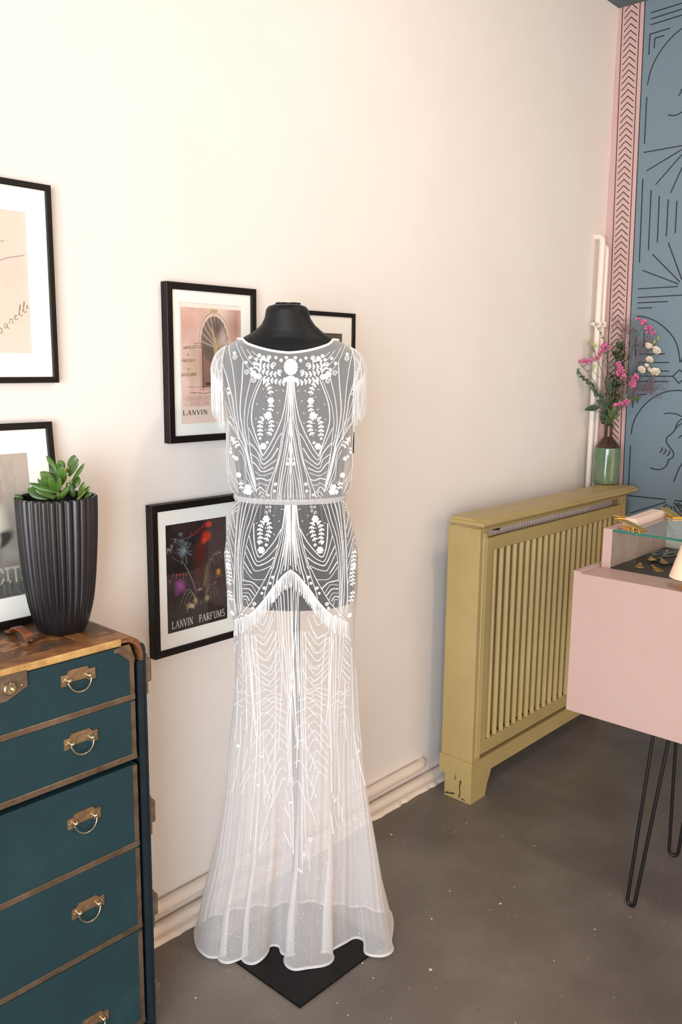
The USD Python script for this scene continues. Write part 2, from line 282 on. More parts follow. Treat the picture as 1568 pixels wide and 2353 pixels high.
class Canvas:
    """A sheet whose colours are painted per vertex; units are sheet fractions, u right and v up."""
    def __init__(s, w, h, cell, base):
        s.w, s.h = w, h; nu, nv = int(w/cell)+1, int(h/cell)+1
        s.U, s.V = np.meshgrid(np.linspace(0, w, nu), np.linspace(0, h, nv), indexing='ij'); s.c = np.ones(s.U.shape+(3,))*np.array(lin(base))
    def mix(s, a, col):
        a = np.clip(a, 0, 1)[..., None]; s.c = s.c*(1-a)+np.array(lin(col))*a
    def blob(s, u, v, ru, rv, col, al=1.0, soft=1.0, ang=0):
        du, dv = s.U-u*s.w, s.V-v*s.h; c, t = math.cos(ang), math.sin(ang)
        d = np.hypot((du*c+dv*t)/(ru*s.w), (-du*t+dv*c)/(rv*s.w)); s.mix(al*np.clip((1-d)/soft+0.0, 0, 1), col)
    def noise(s, sc, lo, hi, col, al, st=(1, 1), seed=0):
        n = meshkit.fbm(np.stack([s.U*sc*st[0], s.V*sc*st[1], 0*s.U], -1), 4, seed); s.mix(al*np.clip((n-lo)/(hi-lo), 0, 1), col); return n
    def line(s, pts, wd, col, al=1.0, soft=0.6):
        d = np.full(s.U.shape, 9.0); p = np.array(pts, float)*[s.w, s.h]
        for a, b in zip(p[:-1], p[1:]):
            e = b-a; t = np.clip(((s.U-a[0])*e[0]+(s.V-a[1])*e[1])/(e @ e+1e-12), 0, 1)
            d = np.minimum(d, np.hypot(s.U-a[0]-t*e[0], s.V-a[1]-t*e[1]))
        s.mix(al*np.clip((wd/2-d)/(soft*wd/2+1e-9), 0, 1), col)
    def rect(s, u0, u1, v0, v1, col, al=1.0):
        s.mix(al*((s.U >= u0*s.w) & (s.U <= u1*s.w) & (s.V >= v0*s.h) & (s.V <= v1*s.h)), col)
    def mesh(s, x0, z0, y):
        P = np.stack([s.U+x0, np.full(s.U.shape, y), s.V+z0], -1); return gridmesh(P), s.c.reshape(-1, 3)

def frame_mesh(w, h, bar, d):
    o, i = sbox(0, 0, w, h), sbox(bar, bar, w-bar, h-bar)
    c = 0.0012
    V, F = [], []
    rings = [(0, -0.0), (0, -d+c), (c, -d), (bar-c, -d), (bar, -d+c), (bar, -0.0)]
    P = np.array([[[q, y, q], [w-q, y, q], [w-q, y, h-q], [q, y, h-q]] for q, y in rings])
    v, f = gridmesh(P, True); return v, f
# serif capitals: strokes (x0,y0,x1,y1,width) on a unit height
def arc(cx, cy, rx, ry, a0, a1, n=8): return [(cx+rx*math.cos(math.radians(a)), cy+ry*math.sin(math.radians(a))) for a in np.linspace(a0, a1, n)]
def glyph(ch):
    T, t = 0.13, 0.05; S = lambda x0, y0, x1, y1, w=T: flatline([(x0, y0), (x1, y1)], w)
    se = lambda x, y, w=0.24: S(x-w/2, y, x+w/2, y, t); G = []
    if ch == 'L': G = [S(.15, 0, .15, 1), se(.15, .98), se(.12, .02), S(.08, .03, .6, .03, .06), S(.58, .0, .6, .24, t)]; w = .66
    elif ch == 'A': G = [S(.06, 0, .36, 1, t), S(.36, 1, .66, 0, T), S(.17, .36, .54, .36, t), se(.06, .02), se(.66, .02)]; w = .74
    elif ch == 'N': G = [S(.13, 0, .13, 1, t), S(.12, 1, .62, 0, T), S(.62, 0, .62, 1, t), se(.13, .02), se(.1, .98), se(.62, .98)]; w = .76
    elif ch == 'V': G = [S(.06, 1, .34, 0, T), S(.34, 0, .62, 1, t), se(.06, .98), se(.62, .98)]; w = .68
    elif ch == 'I': G = [S(.15, 0, .15, 1), se(.15, .98), se(.15, .02)]; w = .32
    elif ch in 'PR':
        G = [S(.15, 0, .15, 1), se(.15, .02), se(.12, .98, .2), flatline([(.15, .96), (.3, .96)]+arc(.34, .73, .2, .23, 80, -80)+[(.15, .5)], .085)]; w = .6
        if ch == 'R': G.append(S(.3, .5, .6, 0, T)); w = .66
    elif ch in 'FE':
        G = [S(.15, 0, .15, 1), se(.15, .02), S(.06, .97, .55, .97, .06), S(.15, .52, .45, .52, t), S(.54, .78, .55, 1, t)]; w = .6
        if ch == 'E': G += [S(.06, .03, .58, .03, .06), S(.57, 0, .58, .22, t)]
    elif ch == 'U': G = [flatline([(.15, 1), (.15, .3)]+arc(.36, .25, .21, .25, 180, 360)+[(.57, 1)], .09), se(.15, .98), se(.57, .98)]; w = .7
    elif ch == 'M': G = [S(.1, 0, .14, 1, t), S(.14, 1, .44, .05, T), S(.44, .05, .74, 1, t), S(.76, 0, .76, 1), se(.1, .02), se(.76, .02)]; w = .92
    elif ch == 'S': G = [flatline(arc(.3, .75, .2, .24, 30, 270)+arc(.3, .26, .21, .26, 90, -150), .1)]; w = .58
    elif ch == 'T': G = [S(.3, 0, .3, 1), S(.02, .97, .58, .97, .06), se(.3, .02), S(.03, .8, .02, 1, t), S(.57, .8, .58, 1, t)]; w = .62
    elif ch == 'X': G = [S(.06, 1, .58, 0), S(.58, 1, .06, 0, t)]; w = .66
    elif ch == 'G': G = [flatline(arc(.38, .5, .3, .49, 45, 320, 14), .1), S(.62, .05, .62, .42)]; w = .76
    elif ch == 'D': G = [S(.15, 0, .15, 1), flatline([(.1, .97), (.3, .97)]+arc(.33, .5, .3, .47, 85, -85)+[(.1, .03)], .08)]; w = .74
    elif ch == 'È' or ch == 'É': g, w = glyph('E'); G = [g, S(.25, 1.12, .4, 1.25, .06)]
    elif ch == '·': G = [Point(.12, .4).buffer(.1)]; w = .3
    else: return None, .36
    return unary_union(G), w
def serif(text, h, sx=1.0, track=0.06):
    out, x = [], 0.0
    for ch in text:
        g, w = glyph(ch)
        if g is not None: out.append(affinity.translate(affinity.scale(g, sx*h, h, origin=(0, 0)), x, 0))
        x += (w*sx+track)*h
    return unary_union(out), x
def lettering(poly, x, z, y, mat, parent, ang=0, name='lettering'):
    g = affinity.translate(affinity.rotate(poly, ang, origin=(0, 0)), x, z)
    part(name, extr(g, -0.0003, 'xz', y), mat, parent)

def picture(label, x0, x1, z0, z1, bar, depth, win, pr, canvas, rx=0.0, y=0.0, reveal=0.003):
    """win: mat window (left, right, bottom, top margins from the frame's outer edge); pr: the print's margins."""
    w, h = x1-x0, z1-z0
    t = thing('picture_frame', label, 'picture', (x0, y, z0), rx=rx)
    part('frame', frame_mesh(w, h, bar, depth), blackwood, t, smooth=20)
    part('backing', box(bar-.002, w-bar+.002, -0.004, -0.001, bar-.002, h-bar+.002), backboard, t)
    ym = -depth+0.006
    if win:
        o, i = sbox(bar-.001, bar-.001, w-bar+.001, h-bar+.001), sbox(win[0], win[2], w-win[1], h-win[3])
        part('mat', extr(o.difference(i), -0.0016, 'xz', ym+0.0016), matboard, t)
    pm, pc = canvas.mesh(pr[0], pr[2], ym+0.002)
    p = part('print', pm, paper, t, smooth=True, colors=pc)
    return t, p, ym+0.0019, w, h
def glaze(t, w, h, bar, depth):
    part('glass', box(bar-.001, w-bar+.001, -depth+0.0022, -depth+0.0032, bar-.001, h-bar+.001), pictureglass, t)
CELL = 0.00105

# --- large signed fashion sketch, upper left
W1, H1 = 0.330, 0.413
c = Canvas(W1-0.116, H1-0.125, CELL*1.3, (232, 208, 194))
c.noise(12, .45, .7, (226, 200, 186), .6)
c.line([(.30, .50), (.55, .60), (.80, .672), (.97, .700)], .0026, (150, 108, 124), .9); c.line([(.1, .72), (.4, .735), (.62, .755), (.77, .787)], .0024, (160, 104, 112), .9)
c.line([(.2, .95), (.3, .7), (.26, .4), (.35, .1)], .003, (170, 150, 160), .7); c.line([(.3, .7), (.5, .5), (.45, .2)], .002, (180, 120, 130), .7)
t, p, yp, w, h = picture('large black frame holding a pale signed fashion sketch, upper left of the wall', 0.6695, 0.9995, 1.471, 1.884, .0125, .020, (.058, .058, .063, .062), (.058, 0, .063), c)
curs = {'i': ([(0, 0), (.1, .5), (.12, .1), (.3, .1)], .32, [(.14, .75)]), 'n': ([(0, 0), (.1, .5), (.12, 0), (.2, .4), (.35, .45), (.38, 0), (.5, .1)], .5, []), 'p': ([(.0, .1), (.12, .5), (.05, -.5), (.12, .35), (.3, .5), (.4, .25), (.2, .0), (.45, .05)], .5, []),
        'a': ([(.4, .4), (.2, .5), (.05, .2), (.2, 0), (.4, .4), (.4, .05), (.55, .1)], .55, []), 'r': ([(0, .05), (.12, .5), (.2, .4), (.35, .45), (.33, .05), (.45, .1)], .45, []), 'e': ([(.05, .2), (.3, .3), (.2, .5), (.03, .2), (.2, 0), (.45, .15)], .45, []),
        'l': ([(0, .05), (.3, .9), (.18, 1.05), (.1, .2), (.3, 0), (.42, .15)], .4, []), 's': ([(0, .05), (.25, .5), (.3, .15), (.1, 0), (.4, .1)], .4, []), 'c': ([(.4, .4), (.2, .5), (.05, .2), (.2, 0), (.45, .12)], .45, []), 'h': ([(0, .05), (.28, 1), (.14, .9), (.1, 0), (.25, .42), (.4, .35), (.4, 0), (.5, .1)], .5, []), 'S': ([(.6, .9), (.3, 1.05), (.15, .75), (.5, .4), (.3, 0), (0, .2)], .7, [])}
px, pz = 0.0, 0.0
g = []
for ch in 'Schiaparelli':
    q, wd, dots = curs[ch]; s = .024
    f = lambda a: (px+a[0]*s*.95, pz+a[1]*s)
    g.append(LineString(smoothline([f(a) for a in q], 2)).buffer(.00055))
    g += [Point(*f(a)).buffer(.0007) for a in dots]
    px += wd*s*.98; pz += wd*s*.98*.80
olive = M('signature_ink', (128, 112, 72), .7)
g = unary_union(g); lettering(affinity.translate(g, .272-g.bounds[2], .160-pz), 0, 0, yp, olive, p, name='signature')
glaze(t, w, h, .0125, .020)

# --- perfume poster with a shell niche
W2, H2 = 0.305, 0.390
c = Canvas(0.198, 0.297, CELL, (238, 206, 194))
c.noise(14, .35, .65, (226, 176, 160), .55, seed=3); c.noise(60, .45, .6, (206, 150, 132), .3, (1, .35), seed=5)
c.blob(.12, .80, .22, .3, (196, 128, 104), .5, 1); c.blob(.9, .82, .25, .4, (150, 92, 76), .75, 1); c.blob(.78, .62, .25, .35, (214, 150, 132), .5, 1)
c.blob(.25, .45, .22, .3, (196, 160, 120), .55, 1); c.blob(.22, .60, .14, .2, (188, 150, 110), .5, 1)
c.rect(.30, .92, .27, .66, (214, 168, 152), .9); c.rect(.345, .80, .30, .64, (120, 84, 70), .85); c.blob(.5, .5, .3, .3, (176, 120, 100), .5, 1); c.blob(.72, .36, .22, .25, (196, 140, 120), .8, 1)
n = 60
A = [(.555+.255*math.cos(a), .655+.185*1.45*math.sin(a)*.98) for a in np.linspace(0, math.pi, n)]
c.blob(.555, .70, .235, .33, (112, 92, 82), .9, .15)
for k in range(11):
    a = math.pi*(k+.5)/11; e = (.555+.235*math.cos(a), .655+.255*math.sin(a))
    c.line([(.60, .63), e], .004, (202, 176, 160) if k < 6 else (226, 196, 184), .75, .8)
    c.blob(e[0], e[1], .03, .03, (214, 190, 172), .7, .5)
c.blob(.60, .80, .13, .16, (92, 78, 72), .8, .8); c.blob(.70, .70, .10, .20, (232, 202, 190), .7, .8)
c.line(A, .010, (236, 208, 192), .95); c.line([(x*1.0, z+.012) for x, z in A], .0022, (96, 74, 60), .9); c.line([(.555+(x-.555)*.86, .655+(z-.655)*.9) for x, z in A], .0018, (110, 86, 70), .8)
for dz in (0, -.018, -.034):
    c.line([(.23, .668+dz), (.34, .672+dz), (.44, .640+dz), (.52, .632+dz)], .0024, (110, 84, 70), .85); c.line([(.74, .69+dz), (.84, .69+dz)], .003, (232, 196, 180), .9)
c.blob(.55, .945, .07, .06, (206, 176, 130), .9, .5); c.line([(.49, .93), (.53, .955), (.56, .935), (.61, .95)], .0016, (120, 90, 50), .9)
# a loosely drawn standing statue
for (u0, v0, u1, v1, wd) in ((.50, .795, .53, .755, .011), (.54, .74, .60, .62, .010), (.555, .70, .585, .60, .014), (.545, .66, .565, .56, .010), (.60, .62, .575, .48, .012), (.57, .50, .54, .38, .010), (.55, .48, .50, .36, .007)):
    c.line([(u0, v0), (u1, v1)], wd, (198, 172, 124), .85, .7)
c.line([(.50, .80), (.49, .77), (.53, .745), (.57, .725), (.62, .65), (.60, .58), (.57, .50)], .0018, (108, 84, 40), .9); c.line([(.53, .69), (.56, .66), (.53, .60), (.55, .5)], .0016, (120, 94, 50), .8); c.line([(.57, .66), (.65, .64), (.70, .66)], .006, (196, 168, 110), .8)
c.line([(.36, .28), (.36, .60)], .003, (86, 62, 50), .8); c.line([(.10, .305), (.34, .305), (.42, .31)], .002, (90, 74, 60), .8); c.line([(.14, .26), (.40, .25), (.50, .265)], .0022, (70, 66, 58), .9); c.blob(.44, .33, .05, .02, (30, 28, 28), .9, .3)
for k in range(4):
    u = .03+.19*k; c.line([(u, .17), (u+.09, .145), (u+.19, .172)], .0011, (150, 130, 104), .7); c.line([(u, .21), (u+.10, .185), (u+.19, .21), (u+.1, .24), (u, .21)], .001, (150, 130, 104), .7); c.blob(u+.1, .213, .05, .03, (140, 124, 90), .45, 1)
c.rect(0, 1, 0, .145, (240, 214, 200), 1); c.rect(0, 1, .962, 1, (246, 232, 222), 1); c.rect(0, .024, 0, 1, (246, 232, 222), 1)
t, p, yp, w, h = picture('black framed perfume poster with a statue in a pink shell niche, lettered LANVIN', 1.289, 1.577, 1.319, 1.709, .0170, .024, (.041, .049, .047, .046), (.041, 0, .047), c)
c_ = M('print_olive', (112, 92, 50), .7)
for txt, hh, zz, x0, x1 in (('LANVIN', .0118, .068, .046, .126), ('ARPÈGE', .0062, .231, .050, .086), ('PRÉTEXTE', .0062, .199, .047, .087), ('EAU DE LANVIN', .0074, .164, .044, .091)):
    g, wd = serif(txt, hh, 1.0, .10 if hh > .01 else .02); g = affinity.scale(g, (x1-x0)/wd, 1, origin=(0, 0))
    lettering(g, x0, zz, yp, inkblack if hh > .01 else c_, p, ang=0 if hh > .01 else 2)
lettering(Point(0, 0).buffer(.0016), .066, .217, yp, inkblack, p); lettering(flatline([(0, 0), (.004, -.002), (.010, .001)], .0008), .062, .183, yp, inkblack, p)
glaze(t, w, h, .0170, .024)

# --- dark picture half hidden behind the dress form
c = Canvas(0.223, 0.297, CELL*2, (104, 92, 84)); c.noise(10, .4, .7, (66, 58, 54), .8)
t, p, yp, w, h = picture('black frame with a dark photograph, half hidden behind the dress form', 1.650, 1.979, 1.248, 1.665, .0120, .018, (.053, .053, .060, .060), (.053, 0, .060), c)
glaze(t, w, h, .0120, .018)

# --- fireworks poster
c = Canvas(0.197, 0.281, CELL, (40, 30, 28))
c.noise(14, .4, .75, (62, 44, 44), .8, seed=8); c.noise(26, .5, .75, (26, 22, 26), .8, seed=9); c.blob(.85, .8, .3, .5, (66, 46, 46), .6, 1); c.blob(.3, .12, .6, .25, (58, 50, 42), .6, 1)
r_ = np.random.default_rng(3)
def burst(u, v, ru, rv, col, k, wd=.0016, spread=2*math.pi, a0=0.0, al=.8):
    for _ in range(k):
        a = a0+r_.uniform(-.5, .5)*spread; l = r_.uniform(.35, 1)
        c.line([(u, v), (u+ru*l*math.cos(a), v+rv*l*math.sin(a))], wd*r_.uniform(.5, 1.3), col, al*r_.uniform(.4, 1))
c.blob(.66, .84, .10, .09, (206, 44, 26), .95, .6); c.blob(.62, .80, .07, .05, (240, 80, 40), .9, .7, .5); c.blob(.70, .95, .07, .05, (220, 50, 40), .95, .6)
c.blob(.55, .62, .16, .45, (92, 30, 26), .55, 1); c.blob(.57, .72, .10, .2, (110, 26, 22), .7, 1)
for dx in (-.05, -.02, .02, .05): c.line([(.50+dx*.4, .30), (.52+dx, .60), (.60+dx*1.4, .80)], .003, (104, 28, 22), .45)
burst(.30, .74, .16, .16, (150, 166, 172), 26, .003, al=.5); burst(.26, .84, .2, .12, (120, 132, 140), 18, .0022, al=.5); c.blob(.26, .73, .08, .07, (130, 150, 158), .5, .9); c.blob(.24, .90, .04, .03, (150, 164, 170), .6, .9)
c.line([(.27, .64), (.35, .55), (.42, .44), (.47, .34)], .0022, (172, 172, 166), .8); c.line([(.10, .70), (.18, .66), (.27, .64)], .0014, (150, 150, 150), .6)
for dx, tp in ((.10, .62), (.16, .66), (.20, .68)): c.line([(.60, .37), (.60+dx*.5, .55), (.60+dx*1.1, tp), (.66+dx*1.2, tp-.02), (.68+dx*1.2, tp-.08)], .0014, (168, 150, 120), .7)
c.blob(.66, .43, .06, .26, (122, 96, 66), .7, 1)
c.blob(.22, .42, .11, .11, (150, 62, 140), .85, .8, .6); c.blob(.16, .36, .06, .05, (140, 52, 120), .7, .9); burst(.22, .42, .12, .09, (176, 84, 150), 16, .002, al=.6)
c.blob(.86, .48, .04, .05, (226, 150, 40), .95, .7); burst(.86, .47, .09, .07, (200, 130, 40), 14, .0016); c.blob(.80, .38, .03, .02, (190, 120, 40), .6, .8); burst(.88, .66, .08, .05, (170, 150, 130), 8, .0016)
for cx, rr in ((.48, .26), (.48, .2), (.48, .14)): c.line([(cx-rr*x, .24+.10*rr/.2*(1-(2*x-1)**2)+.02*x*0) for x in np.linspace(0, 1, 14)], .0016, (176, 164, 120), .75)
for rr in (.12, .17, .22): c.line([(.62+rr*x, .25+.09*rr/.16*(1-(2*x-1)**2)) for x in np.linspace(0, 1, 14)], .0014, (150, 142, 100), .6)
for k in range(6): c.line([(.44, .20-.004*k), (.38-.01*k, .24-.008*k), (.30+.006*k, .23-.014*k)], .0016, (214, 190, 150), .7)
c.blob(.40, .21, .06, .03, (226, 196, 150), .8, .8); c.blob(.54, .345, .05, .03, (206, 176, 140), .7, .8); c.blob(.66, .25, .05, .05, (206, 190, 130), .6, .9); c.blob(.46, .25, .05, .06, (206, 196, 140), .6, .9)
c.blob(.55, .29, .07, .09, (26, 20, 20), .95, .4)
for k in range(12): c.line([(.45+.02*k, .20), (.45+.02*k, .245)], .0012, (196, 176, 120) if k % 2 else (50, 40, 30), .7)
for k in range(5): c.line([(.05+.17*k, .155+.01*(k % 2)), (.15+.17*k, .16)], .0014, (110, 96, 80), .6)
for k in range(140): c.blob(r_.uniform(0, 1), r_.uniform(.2, 1), .006, .006, [(170, 120, 60), (150, 60, 60), (170, 170, 160)][k % 3], .55, .8)
SN = {'S': [(.5, .9), (.1, .8), (.45, .4), (.1, .1)], 'c': [(.4, .5), (.1, .4), (.1, .1), (.4, .1)], 'a': [(.4, .5), (.1, .4), (.15, .05), (.4, .4), (.45, .05)], 'n': [(.05, .0), (.1, .5), (.3, .45), (.4, 0)], 'd': [(.4, .45), (.1, .4), (.15, .05), (.4, .3), (.45, .95), (.45, .05)], 'l': [(.1, 1), (.15, .05), (.3, .05)],
      'r': [(.05, 0), (.1, .5), (.35, .45)], 'p': [(.1, -.4), (.1, .45), (.4, .4), (.35, .1), (.1, .1)], 'e': [(.1, .25), (.4, .3), (.25, .5), (.08, .25), (.2, .0), (.42, .08)], 'g': [(.4, .45), (.12, .4), (.15, .1), (.4, .3), (.4, -.4), (.1, -.35)], 'y': [(.05, .5), (.2, .1), (.4, .5), (.2, -.4)], 's': [(.4, .5), (.1, .4), (.4, .15), (.1, .0)], 'M': [(.05, 0), (.15, .9), (.35, .2), (.55, .9), (.65, 0)]}
def scrawl(txt, u, v, s, du, dv, col, wd=.0016):
    for ch in txt:
        c.line(smoothline([(u+a*s, v+b*s*.72) for a, b in SN[ch]], 1), wd, col, .95); u += du; v += dv
scrawl('Scandal', .38, .845, .085, .048, .017, (196, 40, 40)); scrawl('rpege', .10, .520, .075, .050, -.004, (206, 60, 80)); scrawl('a', .04, .47, .06, .05, 0, (206, 60, 80)); scrawl('Mys', .02, .745, .085, .055, .045, (186, 190, 186))
t, p, yp, w, h = picture('black framed dark fireworks poster lettered LANVIN PARFUMS, low on the wall', 1.228, 1.516, 0.7766, 1.1700, .0175, .025, (.044, .047, .057, .055), (.044, 0, .057), c)
for txt, x0, x1 in (('LANVIN', .058, .127), ('PARFUMS', .145, .234)):
    g, wd = serif(txt, .0195, .8, .05); lettering(affinity.scale(g, (x1-x0)/wd, 1, origin=(0, 0)), x0, .066, yp, inkcream, p)
glaze(t, w, h, .0175, .025)

# --- film poster leaning on the trunk
W5, H5 = 0.330, 0.430
c = Canvas(0.206, 0.303, CELL*1.2, (186, 170, 158))
c.V_ = c.V/c.h
c.mix(np.clip((.75-c.V_)*1.6, 0, 1), (122, 116, 108)); c.noise(8, .4, .7, (160, 148, 136), .5); c.blob(.55, .55, .20, .28, (226, 220, 200), .95, .6, .3); c.blob(.38, .75, .35, .3, (96, 88, 80), .8, .9)
c.blob(.88, .62, .18, .30, (150, 150, 120), .35, 1); c.blob(.62, .40, .20, .09, (52, 46, 42), .95, .4, .5); c.blob(.75, .30, .25, .10, (160, 156, 148), .8, .8); c.blob(.40, .30, .25, .22, (66, 60, 56), .9, .6); c.mix(np.clip((.20-c.V_)*6, 0, .75), (92, 92, 90)); c.blob(.55, .42, .10, .16, (206, 200, 184), .9, .5)
rx5 = math.degrees(math.atan2(.040, .43))
t, p, yp, w, h = picture('black framed grey photo poster leaning on the trunk behind the plant pot', 0.645, 0.975, 0.9575, 0.9575+H5, .0145, .018, (.062, .062, .063, .064), (.062, 0, .063), c, rx=-rx5, y=-0.046)
def bold(text, hh, mat, x0, x1, z):
    v, f = cat(meshkit.text_mesh(text, hh, 0.0003, True)); a, b = v[:, 0].min(), v[:, 0].max()
    part('lettering', (np.stack([(v[:, 0]-a)/(b-a)*(x1-x0)+x0, yp-0.0003+0*v[:, 2], v[:, 1]+z], -1), f), mat, p)
bold('CITA', .033, inkwhite, .170, .250, .0935); bold('NILO', .031, inkgrey, .163, .246, .0660)
glaze(t, w, h, .0145, .018)

# ================================================================= radiator and its cover
khaki = M('khaki_paint', (176, 152, 98), 0.42, bump=0.12, bscale=30, bdist=0.002, scale=6, ramp=[(0.3, lin((172, 148, 94))), (0.7, lin((182, 158, 104)))])
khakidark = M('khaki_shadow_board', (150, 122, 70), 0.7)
scuff = M('scuff', (46, 40, 28), 0.8)
rc = thing('radiator_cover', 'khaki painted slatted radiator cover with a moulded shelf top in the corner', 'radiator cover', (2.395, -0.213, 0))
LX_, DZ = 1.11, 0.108           # length, depth of its sides
part('side_panel', box(0, 0.02, 0.0, 0.130, 0.150, 0.982, 0.002), khaki, rc)
part('side_panel', box(LX_-0.02, LX_, 0.0, 0.130, 0.150, 0.982, 0.002), khaki, rc)
part('stile', box(0.02, 0.052, 0.0, 0.020, 0.150, 0.982, 0.0015), khaki, rc)
part('stile', box(LX_-0.045, LX_-0.02, 0.0, 0.020, 0.150, 0.982, 0.0015), khaki, rc)
part('moulding', cat(tube([(0.024, -0.001, 0.168), (0.024, -0.001, 0.965)], 0.004, 8), tube([(0.034, -0.001, 0.168), (0.034, -0.001, 0.965)], 0.003, 8)), khaki, rc, smooth=40)
part('top_rail', box(0.040, LX_-0.04, 0.002, 0.020, 0.970, 0.984, 0.001), khaki, rc)
# the removable grille: frame and half-round slats
X0, X1, Z0, Z1 = 0.040, LX_-0.042, 0.166, 0.945
part('grille_rail', box(X0, X1, -0.003, 0.016, 0.899, Z1, 0.002), khaki, rc)
part('grille_rail', box(X0, X1, -0.003, 0.016, Z0, 0.214, 0.002), khaki, rc)
part('grille_stile', box(X0, 0.079, -0.003, 0.016, 0.212, 0.901, 0.002), khaki, rc)
part('grille_stile', box(X1-0.050, X1, -0.003, 0.016, 0.212, 0.901, 0.002), khaki, rc)
k = 0; x = 0.126
x = 0.1065
while x < X1-0.055:
    a = np.linspace(0, math.pi, 9); r = 0.0085
    o = [(x+r*math.cos(q), 0.012-0.0135*math.sin(q)) for q in a]
    part('slat', extr(Polygon(o), 0.690, 'xy', 0.2115), khaki, rc, smooth=50)
    if x+0.0219 < X1-0.06:
        o = [(x+0.0219+0.0075*math.cos(q), 0.031-0.0125*math.sin(q)) for q in a]
        part('slat', extr(Polygon(o), 0.690, 'xy', 0.2115), khaki, rc, smooth=50)
    x += 0.0436
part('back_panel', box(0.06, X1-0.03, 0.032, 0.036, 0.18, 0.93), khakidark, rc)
# plinth with bracket feet
q = [(0, 0), (0.088, 0), (0.093, 0.02), (0.100, 0.045), (0.112, 0.066), (0.118, 0.082), (0.123, 0.092)]
pl = Polygon([(-0.004, 0.0)]+q[1:]+[(LX_-a, b) for a, b in q[::-1][:-1]]+[(LX_+0.004, 0), (LX_+0.004, 0.152), (-0.004, 0.152)])
part('plinth', extr(pl, 0.024, 'xz', -0.004), khaki, rc)
sp = Polygon([(0.0202, 0.0), (0.108, 0.0), (0.108, 0.085), (0.133, 0.085), (0.133, 0.152), (0.0202, 0.152)])
for x in (-0.004, LX_-0.016):
    part('side_plinth', extr(sp, 0.020, 'yz', x), khaki, rc)
for pts, wd in (([(0.040, 0.075), (0.043, 0.05), (0.041, 0.025), (0.046, 0.012)], .0045), ([(0.062, 0.09), (0.063, 0.07)], .002), ([(0.066, 0.018), (0.080, 0.014), (0.100, 0.010)], .005), ([(0.02, 0.008), (0.035, 0.010)], .003)):
    g = resample(np.array(pts), 0.003)+rng.normal(size=(len(resample(np.array(pts), 0.003)), 2))*.0012
    part('scuff_mark', extr(unary_union([LineString([a, b]).buffer(wd*rng.uniform(.25, .6)) for a, b in zip(g[:-1], g[1:])]), -0.0005, 'yz', -0.0041), scuff, rc, label='dark scuff where the paint has chipped off')
O = [( .008, .978), (0.0, .980), (-.004, .984), (-.004, .987), (-.020, .990), (-.034, .996), (-.037, 1.002), (-.034, 1.008), (-.027, 1.011), (-.026, 1.014), (-.022, 1.018), (-.018, 1.020)]
part('shelf_top', loft_rect([(o, LX_-o, o, 0.098, z) for o, z in O]), khaki, rc, smooth=35)
rad_white = M('radiator_enamel', (222, 206, 198), 0.4)
ra = thing('radiator', 'white ribbed panel radiator seen through the slot of its cover', 'radiator', (2.52, -0.160, 0.20))
part('panel', box(0.06, 0.76, 0.0, 0.012, 0, 0.752, 0.003), rad_white, ra); part('panel', box(0.06, 0.76, 0.058, 0.070, 0, 0.752, 0.003), rad_white, ra)
for k in range(90):
    part('fin', box(0.075+0.02*k, 0.081+0.02*k, -0.003, 0.060, 0.02, 0.766), rad_white, ra)
part('valve', cat(lathe([(0, 0), (.016, 0), (.019, .01), (.017, .04), (0.0, .044)], 16)), M('valve_grey', (90, 84, 80), .4), ra)
v, f = lathe([(0, 0), (.015, 0), (.018, .01), (.016, .035), (0.0, .038)], 16)
part('valve_head', moved((v, f), (0.045, 0.02, 0.765), rot((1, 0, 0), 90)), M('valve_dark', (60, 52, 46), .35), ra, smooth=40)
for x in (.1, .6):
    for z in (.12, .6): part('wall_bracket', box(x, x+.03, 0.068, 0.1595, z, z+.04), rad_white, ra)

# ================================================================= vase of flowers
celadon = M('celadon_glaze', (112, 130, 96), 0.14, col2=(84, 114, 92), scale=14, coat=0.6, bump=0.04, bscale=25)
bronze = M('bronze_glaze', (74, 54, 44), 0.28, metal=0.55, col2=(98, 74, 62), scale=20)
VX, VY, VZ = 3.497, -0.118, 1.020
va = thing('vase', 'green glazed bottle vase with a bronze shoulder and neck on the radiator cover', 'vase', (VX, VY, VZ))
part('body', lathe([(0, 0), (.046, 0), (.052, .003), (.0545, .010), (.055, .02), (.0552, .10), (.055, .150), (.0535, .156), (.050, .158), (.048, .1585)], 48), celadon, va, smooth=35)
part('shoulder', lathe([(.0525, .1565), (.050, .161), (.036, .180), (.022, .197), (.0165, .203), (.0158, .208), (.0155, .246), (.0165, .250), (.0155, .252), (.0125, .250), (.0125, .20)], 40), bronze, va, smooth=30)
fgreen = M('leaf_green', (62, 84, 44), 0.5, col2=(82, 102, 50), scale=60); fdark = M('leaf_dark', (52, 70, 50), 0.5, col2=(66, 84, 56), scale=60); feuc = M('leaf_eucalyptus', (74, 92, 82), 0.6, col2=(92, 108, 92), scale=50)
fstem = M('stem_green', (84, 98, 48), 0.55); fpink = M('petal_pink', (220, 112, 164), 0.6, col2=(240, 150, 184), scale=120); fwhite = M('petal_white', (240, 226, 204), 0.6, col2=(246, 236, 222), scale=60); fbud = M('bud_green', (168, 178, 84), 0.5); fmauve = M('limonium_mauve', (138, 112, 116), 0.7); flime = M('leaf_lime', (132, 148, 56), 0.5)
def leafmesh(L, W, curl=0.25, n=6, tip=1.0, cup=0.15):
    P = []
    for i in range(n+1):
        s = i/n; w = W/2*math.sin(math.pi*min(1, s**.8*0.97+.03))**(0.8 if tip > .5 else .5); w = max(w, .0006); z = -curl*L*s*s
        P.append([[L*s, -w, z+cup*w], [L*s, 0, z-cup*w*.3], [L*s, w, z+cup*w]])
    return gridmesh(np.array(P))
